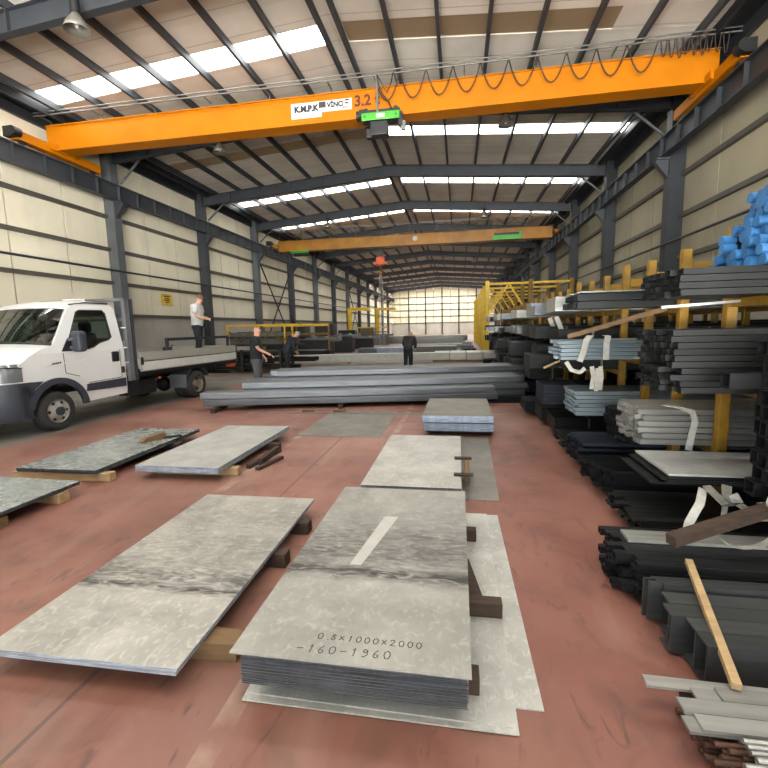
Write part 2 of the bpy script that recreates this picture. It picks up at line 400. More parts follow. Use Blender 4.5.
# eave gutters
for side, nm in ((-1,'left'),(1,'right')):
    m = MB()
    xa, xb = XM+side*9.5, XM+side*10.18
    za = zroof(xa)-.03
    m.beam(((xa+xb)/2,YB,za-.06),((xa+xb)/2,YF-.1,za-.06),abs(xb-xa),.06); m.beam((xa,YB,za-.16),(xa,YF-.1,za-.16),.08,.24); m.beam((xb-side*.08,YB,za-.3),(xb-side*.08,YF-.1,za-.3),.12,.3)
    struct('trim_%d' % (1 if side < 0 else 2), m, 'steel_dk', 'dark steel eave gutter above the %s wall' % nm, 'gutter')

# walls
def side_wall(name, x, out, matn, lab):
    m = MB()
    n = int(round((YF-YB)/2.05)); y = F0-BAY*3
    while y < YF-.05:
        y0, y1 = max(y+.025, YB), min(y+2.05-.025, YF)
        if y1 > y0: m.box((x, y0, 2.3), (x+out*.12, y1, 8.95))
        y += 2.05
    w = struct(name, m, matn, lab, 'wall')
    obj('panel_joint', MB().box((x+out*.05,YB,2.3),(x+out*.14,YF,8.95)), 'joint', w)
    mm = MB(); z = 0
    mm.box((x-out*.02,YB,0),(x+out*.14,YF,2.3)); obj('lower_wall', mm, 'dado', w)
    for z in (2.36, 3.62, 4.9, 6.14, 7.45, 8.5):
        obj('girt', MB().beam((x-out*.06,YB,z),(x-out*.06,YF,z),.13,.13), 'girt', w)
    return w
wl = side_wall('wall_left', XL, -1, 'wall', 'tall beige panel wall behind the white truck')
wr = side_wall('wall_right', XR, 1, 'wall_shaded', 'tall beige panel wall above the bar racks')
m = MB()
x = XL
while x < XR:
    m.box((x+.04, YF, 2.3), (min(x+1.7, XR)-.04, YF+.12, zroof(max(x+.85, XL))+.02)); x += 1.7
w = struct('wall_far', m, 'wall', 'pale panelled gable wall at the far end of the hall', 'wall')
obj('panel_joint', MB().box((XL,YF+.06,0),(XR,YF+.14,8.9)), 'joint', w)
obj('lower_wall', MB().box((XL,YF-.02,0),(XR,YF+.1,2.3)), 'dado', w)
for z in (2.36, 3.62, 4.9, 6.14, 7.45): obj('girt', MB().beam((XL,YF-.06,z),(XR,YF-.06,z),.12,.13), 'girt', w)
for x in (-10, -6.6, -3.3, 0, 3.4): obj('gable_post', MB().beam((x,YF-.15,0),(x,YF-.15,zroof(x)),.2,.2), 'steel_dk', w)
# unseen end wall behind the viewer, its gateway shaped to steer the light
m = MB(); m.box((XL,YB-.12,0),(-7.,YB,9.5)); m.box((6.4,YB-.12,0),(XR,YB,9.5)); m.box((-7.,YB-.12,7.6),(6.4,YB,9.5))
struct('wall_near', m, 'wall', 'end wall behind the viewer with an open gateway', 'wall')

# columns, rafters, rails
for side, xi, nm in ((-1,-13.1,'left'),(1,6.45,'right')):
    for k in range(-2, 14):
        y = F0+BAY*k-(.42 if k <= 0 else 0)
        if y > YF-1: break
        m = MB(); xo = XL if side < 0 else XR
        xc = (xi+xo)/2
        w = abs(xo-xi)
        m.box((min(xi,xo),y-.19,0),(max(xi,xo),y-.165,8.75)); m.box((min(xi,xo),y+.165,0),(max(xi,xo),y+.19,8.75)); m.box((xi-side*-.0,y-.165,0),(xi+side*.03,y+.165,8.75))
        cnt = k+2
        lab = '%s grey steel column along the %s wall, counted from the viewer\'s end' % (ORD[cnt] if cnt < 15 else 'last', nm)
        lab = '%s steel column on the %s wall, counted from near to far' % (ORD[cnt] if cnt < 15 else 'last', nm)
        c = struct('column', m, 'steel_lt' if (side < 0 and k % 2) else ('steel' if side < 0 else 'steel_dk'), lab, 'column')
        # bracket under the crane rail
        xr = -12.95 if side < 0 else 6.29
        b = MB(); b.plate([[(xi,6.1),(xr-side*.2,6.55),(xr-side*.2,6.69),(xi+side*.02,6.69)]], lambda a,q,y=y: (a,y-.1,q), (0,.2,0))
        b.box((min(xi,xr-side*.2),y-.16,6.64),(max(xi,xr-side*.2),y+.16,6.69)); obj('bracket', b, 'steel', c)
for k in range(-2, 14):
    y = F0+BAY*k-(.42 if k <= 0 else 0)
    if y > YF-1: break
    m = MB()
    for side in (-1, 1):
        xe = XM+side*9.85
        ta, te = zroof(XM)-.22, zroof(xe)-.22
        ba = ta-.5; be = te-.48
        xs = XM+side*1.4; ts = zroof(xs)-.22
        for (z0a, z0b, z1a, z1b, w) in ((ta-.02,ta,te-.02,te,.2),(ba,ba+.02,be,be+.02,.2),(ba,ta,be,te,.014)):
            m.add([(XM,y-w/2,z0a),(XM,y+w/2,z0a),(XM,y+w/2,z0b),(XM,y-w/2,z0b),(xe,y-w/2,z1a),(xe,y+w/2,z1a),(xe,y+w/2,z1b),(xe,y-w/2,z1b)],
                  [(0,1,2,3),(7,6,5,4),(0,4,5,1),(1,5,6,2),(2,6,7,3),(3,7,4,0)])
        for i in range(1, 6):
            xx = XM+side*i*1.65; m.box((xx-.01,y-.1,zroof(xx)-.70),(xx+.01,y+.1,zroof(xx)-.22))
    rf = struct('rafter', m, 'steel', 'grey pitched roof frame beam, %s from the viewer\'s end of the hall' % (ORD[k+2] if k+2 < 15 else 'last'), 'roof beam')
    for side in (-1, 1):
        xi = XM+side*9.75
        b = MB().cyl((xi,y+.25,7.45),(XM+side*8.7,y+.12,8.25),.045,8); obj('knee_brace', b, 'steel_lt', rf)
for side, xr, nm in ((-1,-12.95,'left'),(1,6.29,'right')):
    m = MB().ibeam((xr,YB,6.98),(xr,YF-.2,6.98),.26,.58,.025,.02)
    y = YB+.2
    while y < YF-.5:
        m.box((xr-.12,y-.008,6.72),(xr+.12,y+.008,7.25)); y += 1.025
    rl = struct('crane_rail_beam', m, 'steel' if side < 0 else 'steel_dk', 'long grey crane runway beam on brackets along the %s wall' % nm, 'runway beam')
    obj('rail', MB().beam((xr,YB,7.3),(xr,YF-.2,7.3),.06,.06), 'track' , rl)
    xi = -13.06 if side < 0 else 6.41
    struct('trim_%d' % (3 if side < 0 else 4), MB().cyl((xi,YB,4.06),(xi,YF-.3,4.06),.04,8), 'steel_dk', 'thin dark pipe fixed to the columns of the %s wall' % nm, 'pipe')
# cross bracing on the left wall
for i, k in enumerate((4, 8)):
    y0, y1 = F0+BAY*k-BAY+.3, F0+BAY*k-.3
    m = MB().cyl((-13.2,y0,.3),(-13.2,y1,6.2),.05,8).cyl((-13.2,y1,.3),(-13.2,y0,6.2),.05,8)
    struct('trim_%d' % (5+i), m, 'steel_dk', 'dark crossed wall bracing rods on the left wall, %s' % ('nearer pair' if i == 0 else 'farther pair'), 'bracing')

# ------------------------------------------------------------------ light
wd = bpy.data.worlds.new('world'); SC.world = wd; wd.use_nodes = True
wn, wl_ = wd.node_tree.nodes, wd.node_tree.links
bg = wn['Background']; wtc = wn.new('ShaderNodeTexCoord'); wsx = wn.new('ShaderNodeSeparateXYZ'); wl_.new(wtc.outputs['Generated'], wsx.inputs[0])
wr_ = wn.new('ShaderNodeValToRGB'); wl_.new(wsx.outputs['Z'], wr_.inputs[0])       # glow added below the horizon to light roof and walls, dim sky above
e_ = wr_.color_ramp.elements; e_[0].position = 0.; e_[0].color = (1,.98,.95,1); e_[1].position = .02; e_[1].color = (.072,.08,.087,1)
wl_.new(wr_.outputs[0], bg.inputs[0]); bg.inputs[1].default_value = 44.
SC.view_settings.view_transform = 'Standard'; SC.view_settings.look = 'None'; SC.view_settings.gamma = 1; SC.view_settings.use_curve_mapping = False
SC.view_settings.exposure = -0.38
cy = SC.cycles
cy.max_bounces = 8; cy.diffuse_bounces = 5; cy.glossy_bounces = 4; cy.transparent_max_bounces = 8; cy.caustics_reflective = False; cy.caustics_refractive = False
cy.use_denoising = True
cy.sample_clamp_indirect = 8

# ------------------------------------------------------------------ overhead cranes
def crane(y, zt, zb, xl, xr, matn, label, near):
    t = thing('overhead_crane', label, 'overhead crane', (XM, y, zb))
    h = zt-zb; d = .22 if near else .25
    m = MB(); X0, X1 = xl-XM, xr-XM
    m.box((X0,-d,.02),(X1,d,h-.02)); m.box((X0,-d-.05,0),(X1,d+.05,.025)); m.box((X0,-d-.05,h-.025),(X1,d+.05,h))
    g = obj('girder', m, matn, t)
    for side, xq, nm in ((-1,-12.95-XM,'l'),(1,6.29-XM,'r')):
        m = MB(); zz = 7.42-zb
        m.box((xq-.13,-1.55,zz),(xq+.13,1.55,zz+.26)); m.box((xq-.2,-.5,zz+.1),(xq+.2,.5,zz+.3))
        e = obj('end_carriage', m, matn, t)
        for yy in (-1.3, 1.3):
            obj('wheel', MB().cyl((xq-.05,yy,zz),(xq+.05,yy,zz),.1,14), 'steel_dk', e)
        mt = MB().cyl((xq-side*.15,-1.75,zz+.16),(xq-side*.15,-1.5,zz+.16),.13,12).box((xq-.17,-1.72,zz+.02),(xq+.1,-1.5,zz+.3)); obj('travel_motor', mt, 'black', e)
    # cable track with hanging loops
    m = MB(); ty = -d-.12; tz = 8.55-zb
    m.cyl((X0-.9,ty-.1,tz),(X1+.45,ty-.1,tz),.022,6).cyl((X0-.9,ty-.1,tz+.1),(X1+.45,ty-.1,tz+.1),.018,6)
    k = X0
    while k < X1:
        m.box((k-.015,ty-.12,tz-.02),(k+.015,0,tz+.03)); m.box((k-.015,-.02,h-.03),(k+.015,.02,tz+.03)); k += 1.9
    obj('cable_track', m, 'track', t)
    return t, X0, X1, ty, tz, h
CY = 13.1
t, X0, X1, ty, tz, h = crane(CY+.22, 8.33, 7.55, -13.15, 6.4, 'orange', 'near orange overhead crane with cable loops, its girder crossing the whole hall', True)
xs = [-2.3+.72*i for i in range(10)]
for i, xa in enumerate(xs):
    xa -= XM; xb = xa+.7
    p = [(xa+(xb-xa)*j/10, ty-.1, tz-.02-.66*(1-(2*j/10-1)**2)) for j in range(11)]
    obj('cable_loop', MB().tube(p, .017, 6), 'cable', t)
for i in range(9):
    xa = 4.95+.17*i-XM; xb = xa+.14
    p = [(xa+(xb-xa)*j/8, ty-.1-.03*(i % 3), tz-.02-(.36+.05*(i % 3))*(1-(2*j/8-1)**2)) for j in range(9)]
    obj('cable_loop', MB().tube(p, .017, 6), 'cable', t)
# printed sign on the girder
fy = -.22-.006
sg = MB().plate([[(-4.84-XM,.36),(-3.0-XM,.36),(-3.0-XM,.64),(-4.84-XM,.64)]], lambda a,b: (a,fy-.004,b), (0,.004,0))
sg = MB().box((-4.82-XM,fy-.004,.30),(-3.0-XM,fy,.60)); sgo = obj('sign_plate', sg, 'sign', t)
obj('sign_plate', MB().box((-4.82-XM,fy-.004,.18),(-3.9-XM,fy,.30)), 'sign', t)
def sign_text(s, x, z, size, m, off):
    o = link('lettering', text_mesh(s, size, m, .002, off), sgo); o.location = (x-XM, fy-.012, z); o.rotation_euler = (R(90),0,0); return o
sign_text('K.M.P.K', -4.72, .36, .22, 'navyc', .012); sign_text('VİNÇ', -3.73, .41, .18, 'navyc', .009)
obj('printed_block', MB().box((-3.98-XM,fy-.008,.42),(-3.77-XM,fy,.58)), 'signd', sgo)
obj('printed_frame', MB().box((-3.27-XM,fy-.008,.36),(-3.25-XM,fy,.56)).box((-3.27-XM,fy-.008,.36),(-3.12-XM,fy,.38)).box((-3.2-XM,fy-.008,.46),(-3.1-XM,fy,.5)).box((-3.2-XM,fy-.008,.54),(-3.08-XM,fy,.58)), 'signd', sgo)
o = link('load_marking', text_mesh('3,2 t', .4, 'maroon', .002, .012), t); o.location = (-2.93-XM, fy-.004, .36); o.rotation_euler = (R(90),0,0)
# hoist trolley under the girder
hx, hy = -2.15, CY-.12
ht = thing('hoist_trolley', 'green and black wire rope hoist hanging from the near orange crane', 'hoist', (hx, hy, 7.0))
obj('side_plate', MB().bevbox((-.52,-.2,.36),(.55,-.16,.56),.015), 'green', ht)
for x in (-.42,.45): obj('bolt', MB().cyl((x,-.215,.46),(x,-.2,.46),.022,8), 'black', ht)
obj('label_plate', MB().box((-.1,-.206,.41),(.14,-.2,.51)), 'sign', ht)
obj('drum', MB().cyl((-.5,.06,.5),(.55,.06,.5),.15,16), 'black', ht)
obj('motor', MB().cyl((-.7,.05,.6),(-.42,.05,.6),.13,14).bevbox((-.62,-.1,.52),(-.4,.2,.72),.03), 'black', ht)
obj('gearbox', MB().bevbox((-.3,-.12,.0),(.2,.2,.38),.03).bevbox((-.42,-.1,-.05),(-.25,.1,.2),.03), 'black', ht)
obj('running_gear', MB().box((-.5,-.12,.55),(.55,-.08,.66)).box((-.5,.44,.55),(.55,.48,.66)).cyl((-.4,-.14,.64),(-.4,-.05,.64),.07,12).cyl((.44,-.14,.64),(.44,-.05,.64),.07,12).box((.5,-.1,.2),(.62,.1,.56)), 'black', ht)
obj('limit_switch', MB().bevbox((.56,-.08,.1),(.7,.06,.34),.02), 'mach_g', ht)
obj('cable_mast', MB().box((-.1,-.16,.55),(-.04,-.12,1.5)), 'track', ht)
p = [(-.07+.05*j/8-.0*(j), -.2, 1.5-.9*j/8) for j in range(9)]
obj('supply_cable', MB().tube([(-.05,-.22,1.5),(.0,-.24,1.2),(.1,-.25,.95),(.25,-.24,.8),(.33,-.22,.6)], .02, 6).tube([(-.05,-.22,1.5),(.1,-.24,1.2),(.22,-.24,1.0),(.34,-.24,1.25),(.4,-.24,1.5)], .015, 6), 'cable', ht)
# the second, farther crane
t2, X0, X1, ty, tz, h = crane(31.2, 7.95, 7.22, -12.85, 6.0, 'orange_old', 'farther ochre overhead crane with a hook and chain hanging from it', False)
for i in range(15):
    xa = X0+.8+1.12*i; xb = xa+1.08
    obj('cable_loop', MB().tube([(xa+(xb-xa)*j/8, ty-.1, tz-.02-.36*(1-(2*j/8-1)**2)) for j in range(9)], .02, 5), 'cable', t2)
obj('sign_plate', MB().cyl((-2.95-XM,-.27,.42),(-2.95-XM,-.255,.42),.16,16), 'sign', t2)
h2 = thing('hoist_trolley', 'dark wire rope hoist with green side on the farther ochre crane', 'hoist', (3.1, 30.9, 6.75))
obj('side_plate', MB().bevbox((-.9,-.2,.45),(.9,-.14,.75),.02), 'green', h2); obj('drum', MB().cyl((-.7,.05,.6),(.8,.05,.6),.16,14), 'black', h2)
obj('motor', MB().bevbox((.6,-.1,.5),(1.,.3,.95),.04), 'green', h2); obj('running_gear', MB().box((-.8,-.12,.5),(.8,.5,.56)).box((-.8,-.13,.5),(.8,-.09,.9)), 'black', h2)
g3 = thing('hoist_trolley', 'green hoist carriage at the left end of the farther ochre crane', 'hoist', (-11.2, 31.1, 6.8))
obj('side_plate', MB().bevbox((-.7,-.3,.25),(.7,-.25,.42),.02), 'green', g3); obj('drum', MB().cyl((-.55,.0,.2),(.6,.0,.2),.14,12), 'black', g3)
hk = thing('crane_hook', 'orange hook block with a long chain sling hanging to the floor from the ochre crane', 'crane hook', (-5.4, 31.0, 0))
m = MB().bevbox((-.3,-.12,6.0),(.3,.12,6.55),.06).box((-.5,-.08,6.02),(.5,.08,6.2)); obj('hook_block', m, 'red_or', hk)
m = MB().tube([(0,0,6.0),(0,0,5.75),(.16,0,5.62),(.14,0,5.42),(0,0,5.36),(-.14,0,5.45)], .055, 8); obj('hook', m, 'orange', hk)
m = MB()
for x in (-.12,.12): m.cyl((x,0,6.5),(x,0,7.3),.02,6)
obj('hoist_rope', m, 'track', hk)
for s in (-1, 1):
    m = MB(); n = 46
    for i in range(n):
        z0 = 5.4-i*.112; xx = s*(.04+.09*min(1, i/10.)); 
        if i % 2: m.beam((xx,-.045,z0),(xx,-.045,z0-.13),.02,.02).beam((xx,.045,z0),(xx,.045,z0-.13),.02,.02)
        else: m.beam((xx-.045,0,z0),(xx-.045,0,z0-.13),.02,.02).beam((xx+.045,0,z0),(xx+.045,0,z0-.13),.02,.02)
    obj('chain', m, 'chain', hk)
# high bay lamps under the roof beams
def lamp(x, y, z, label):
    t = thing('high_bay_lamp', label, 'ceiling lamp', (x, y, z), 0, 'high bay lamps under the roof beams')
    obj('reflector', MB().lathe([(.07,.0),(.09,-.04),(.2,-.2),(.26,-.34),(.255,-.345),(.19,-.2),(.08,-.05)], n=18), 'lampm', t)
    obj('housing', MB().cyl((0,0,-.02),(0,0,.24),.1,14).cyl((0,0,.24),(0,0,.27),.06,12), 'black', t)
    obj('bulb', MB().ball((0,0,-.18),(.07,.07,.12),10,6), 'white_sh', t)
    obj('hanger', MB().cyl((0,0,.26),(0,0,.5),.015,6), 'black', t)
for x, y, z, lb in ((-8.6,9.67,8.42,'big lamp with clear shade on the nearest roof beam, top left of the view'),
                    (-8.5,15.8,8.07,'lamp hanging left of centre below the girder of the near orange crane'),
                    (1.5,15.8,8.07,'lamp hanging right of the green hoist behind the near orange crane'),
                    (-8.2,28.12,8.05,'lamp over the left end of the ochre crane'),
                    (1.5,28.12,8.05,'lamp over the right part of the ochre crane'),
                    (-8.2,46.57,8.05,'small far lamp beyond the ochre crane, left'),
                    (1.5,46.57,8.05,'small far lamp beyond the ochre crane, right')):
    lamp(x if y > 10 else -7.95, y-.22 if y > 10 else 8.95, z+.3 if y > 10 else 8.36, lb)

# ------------------------------------------------------------------ sheets on the floor
def sheet(x0, x1, y0, y1, zt, th, m, label, name='metal_sheet', edge=None, rz=0., group=None, cat='metal sheet'):
    cx, cy_ = (x0+x1)/2, (y0+y1)/2
    b = MB().box((x0-cx,y0-cy_,-th),(x1-cx,y1-cy_,0))
    o = obj(name, b, m, None, (cx,cy_,zt), rz); tag(o, label, cat, group)
    if edge:
        o.data.materials.append(M[edge])
        for p in o.data.polygons:
            if abs(p.normal.z) < .5: p.material_index = 1
    return o
def pack(x0, x1, y0, y1, z0, z1, m, edge, label, rz=0., n=None):
    """a pack of thin sheets: slabs with slightly uneven edges"""
    cx, cy_ = (x0+x1)/2, (y0+y1)/2; n = n or max(2, int((z1-z0)/.007)); b = MB()
    for i in range(n):
        e = [random.uniform(-.004,.004) for _ in range(4)]
        b.box((x0-cx+e[0],y0-cy_+e[1],(z1-z0)*i/n),(x1-cx+e[2],y1-cy_+e[3],(z1-z0)*(i+.86)/n if i < n-1 else z1-z0))
    o = obj('sheet_pack', b, m, None, (cx,cy_,z0), rz); tag(o, label, 'stack of sheets')
    o.data.materials.append(M[edge])
    for p in o.data.polygons:
        if abs(p.normal.z) < .5: p.material_index = 1
    return o
def timber(a, b, w, h, m, label, z=0., name='timber_block'):
    """square timber lying on the floor from a to b"""
    L = (V(b)-V(a)).length; ang = math.atan2(b[1]-a[1], b[0]-a[0])
    o = obj(name, MB().bevbox((0,-w/2,0),(L,w/2,h),.006), m, None, (a[0],a[1],z), ang); return tag(o, label, 'timber')
# 1: the pack with handwriting
sheet(-.96,.24,1.63,3.75,.012,.006,'sheetE','large flat pale sheet under the handwritten pack, its front edge on the red floor', rz=.0)
sheet(-.7,.345,1.76,3.74,.006,.006,'sheetE','lowest pale sheet fanned out furthest right beside the handwritten pack', rz=.015)
sheet(-.95,.225,1.66,3.7,.018,.006,'sheetE','top loose pale sheet of the fan, carrying the dark bearers', rz=-.008)
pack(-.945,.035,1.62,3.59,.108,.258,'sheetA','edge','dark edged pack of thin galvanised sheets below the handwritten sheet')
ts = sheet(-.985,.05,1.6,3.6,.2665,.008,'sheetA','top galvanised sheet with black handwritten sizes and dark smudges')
timber((.24,2.37),(-.97,2.36),.075,.088,'wood_d','dark square bearer sticking out to the right of the handwritten pack', .019)
timber((.13,3.25),(-.97,3.25),.08,.088,'wood_d','short dark bearer end under the far part of the handwritten pack', .019)
timber((.09,1.83),(-.9,1.83),.085,.088,'wood_d','dark stubby bearer end at the near corner of the handwritten pack', .019)
w = obj('wedge_piece', MB().plate([[(0,0),(.09,0),(.02,.4),(0,.42)]], lambda a,b: (a,b,0), (0,0,.07)), 'wood_d', None, (.045,2.43,.019)); tag(w, 'black pointed piece standing in for the shadow behind the longest dark bearer', 'timber')  # dark piece put in as the shadow beside the bearer
tp = MB(); tp.add([(-.2,-.28,.0006),(-.09,-.28,.0006),(.02,.46,.0006),(-.09,.46,.0006)], [(0,1,2,3)]); 
tp = MB().plate([[(-.17,-.24),(-.1,-.24),(.03,.44),(-.07,.44)]], lambda a,b: (a,b,.0002), (0,0,.0006))
obj('tape_strip', tp, 'tape', ts)
# handwriting
DG = {'0':[[(.5,1),(.15,.8),(.1,.4),(.3,.03),(.65,.05),(.85,.45),(.75,.85),(.5,1)]], '1':[[(.3,.75),(.55,1),(.45,0)]], '2':[[(.1,.75),(.3,1),(.65,.95),(.7,.65),(.1,.05),(.3,.1),(.85,0)]],
      '6':[[(.65,1),(.25,.6),(.15,.2),(.4,0),(.7,.15),(.65,.42),(.3,.4)]], '8':[[(.75,.85),(.4,1),(.2,.8),(.75,.3),(.5,0),(.15,.15),(.3,.5),(.75,.85)]], '9':[[(.7,.75),(.4,.55),(.2,.75),(.4,1),(.75,.85),(.75,.3),(.4,0),(.2,.08)]],
      'x':[[(.1,.8),(.8,.15)],[(.75,.85),(.1,.1)]], '-':[[(.1,.45),(.85,.48)]], '.':[[(.35,.02),(.5,.06)]]}
def handwrite(txt, x, y, hgt, adv, slope):
    for ch in txt:
        mb = MB()
        for st in DG.get(ch, []):
            for (a, b), (c, d) in zip(st, st[1:]):
                p = V((x+a*adv*.75, y+b*hgt, 0)); q = V((x+c*adv*.75, y+d*hgt, 0)); e = (q-p).normalized()*.001
                n_ = V((-(q-p).y,(q-p).x,0)).normalized()*.0023
                mb.add([p-e-n_+V((0,0,.0004)),q+e-n_+V((0,0,.0004)),q+e+n_+V((0,0,.0004)),p-e+n_+V((0,0,.0004))], [(0,1,2,3)])
        if len(mb.v): obj('handwritten_character', mb, 'ink', ts)
        x += adv*(.6 if ch == '.' else 1); y += slope*adv
handwrite('0.8x1000x2000', -.165, -.868, .036, .0385, .0); handwrite('-160-1960', -.235, -.955, .045, .048, .02)
# 2: the big sheet pack at front left
o = pack(-2.3,-1.27,1.6,3.6,.112,.142,'sheetB','edge_lit','pack of smudged galvanised sheets lying front left on timber, next to the handwritten one', n=4); o.rotation_euler.z = .012
timber((-1.1,1.9),(-2.2,1.86),.12,.1,'wood_m','brown timber bearer poking out at the near right of the front left pack')
timber((-1.19,2.75),(-2.2,2.75),.1,.1,'wood_d','dark bearer end under the middle of the front left pack')
timber((-1.2,3.25),(-2.2,3.25),.1,.1,'wood_d','dark bearer end under the far end of the front left pack')
# 3: cut off at left edge
o = pack(-4.95,-3.9,1.85,3.8,.11,.145,'sheetD','edge','glossy grey sheet pack cut off by the left edge of the view', n=4); o.rotation_euler.z = -.03
timber((-3.86,3.58),(-4.9,3.6),.12,.1,'wood','pale timber bearer under the far corner of the cut off glossy pack')
timber((-3.9,3.0),(-4.9,3.0),.12,.09,'wood_m','reddish timber bearer under the near part of the cut off glossy pack')
# 4: pack with a wedge on it
o = pack(-5.02,-3.98,4.1,6.1,.10,.145,'sheetD','edge','glossy mottled sheet pack before the truck\'s front wheel, a block lying on it', n=5)
timber((-5.1,4.16),(-3.86,4.2),.1,.095,'wood','long pale timber under the front edge of the mottled pack')
timber((-5.0,5.5),(-3.9,5.5),.1,.095,'wood_d','dark bearer under the far half of the mottled pack by the truck')
for i, (x, y, r, l) in enumerate(((-3.9,4.9,1.4,.5),(-3.85,5.6,1.3,.45))):
    timber((x,y),(x+cos(r)*l,y+sin(r)*l),.07,.06,'wood_d',['nearer','farther'][i]+' dark scrap lath lying along the right side of the mottled pack')
w = obj('wedge_piece', MB().plate([[(0,0),(.36,0),(.36,.09),(.1,.06)]], lambda a,b: (a,0,b), (0,.09,0)), 'wood_m', None, (-4.3,5.2,.146), 1.1); tag(w, 'small wooden wedge lying on top of the mottled glossy pack', 'timber')
w = obj('metal_offcut', MB().plate([[(0,0),(.3,.03),(.28,.1),(.02,.06)]], lambda a,b: (a,b,0), (0,0,.02)), 'tube_dk', None, (-4.2,5.45,.146), .6); tag(w, 'dark metal scrap beside the wedge on the mottled pack', 'offcut')
# 5: pale pack
pack(-3.62,-2.6,4.27,6.3,.095,.165,'sheetC','edge_lit','clean pale sheet pack with bright front edge between the mottled pack and the red lane')
timber((-2.5,4.55),(-3.5,4.5),.1,.09,'wood','pale bearer end at the front right of the clean pale pack')
timber((-2.45,5.6),(-3.5,5.6),.1,.09,'wood_d','dark bearer under the far half of the clean pale pack')
for i, (x, y, r, l, h) in enumerate(((-2.5,4.75,1.45,.75,.05),(-2.42,4.9,1.6,.6,.08),(-2.36,4.7,1.35,.5,.04))):
    timber((x,y),(x+cos(r)*l,y+sin(r)*l),.06,h,'wood_d',['innermost','middle','outermost'][i]+' of the dark laths heaped along the right side of the clean pale pack')
# 6: pack beyond the handwritten one
pack(-.93,.02,3.95,5.93,.10,.155,'sheetE','edge','pale scuffed sheet pack right behind the handwritten pack, wooden clamp at its side')
sheet(-.8,.4,4.08,6.45,.006,.006,'sheetF','dull grey sheet flat on the floor showing right of the scuffed pack', rz=-.02)
timber((.0,5.6),(-.9,5.6),.1,.093,'wood_d','hidden dark bearer under the far end of the scuffed pack', .007)
timber((.0,4.3),(-.9,4.3),.1,.093,'wood_d','dark bearer under the near end of the scuffed pack', .007)
cl = thing('wooden_clamp', 'brown wooden frame hooked over the right edge of the scuffed pack', 'frame', (.05,4.6,.0))
obj('side_bar', MB().bevbox((.01,-.3,.09),(.06,.3,.16),.006), 'wood_m', cl)
for yy in (-.29,.27): obj('cross_bar', MB().bevbox((-.1,yy-.03,.158),(.09,yy+.03,.18),.005), 'wood_d', cl)
obj('prop', MB().bevbox((.01,-.05,.008),(.06,.05,.09),.005), 'wood_d', cl)
# 7: double pack in front of the tubes
pack(-.52,.51,6.5,8.1,.085,.2,'sheetF','edge_lit','lower pale edged pack of the double stack in front of the long tubes')
pack(-.54,.5,6.46,8.07,.225,.325,'sheetF','edge_lit','upper dull topped pack of the double stack in front of the long tubes')
for yy, nm in ((6.8,'near'),(7.7,'far')):
    timber((-.5,yy),(.5,yy),.1,.085,'wood_d','low dark bearer under the %s end of the double stack' % nm)
    timber((-.5,yy),(.5,yy),.06,.025,'wood_d','thin spacer lath at the %s end between the two packs' % nm, .2)
# 8: dull sheet on floor
sheet(-2.5,-1.18,6.37,8.42,.006,.006,'sheetF','dull olive sheet lying flat on the red floor before the long tubes', rz=.0)
sheet(-4.2,-.62,8.12,8.2,.012,.012,'sheetF','narrow grey strip lying across the floor in front of the long tubes', name='metal_strip', cat='metal strip')

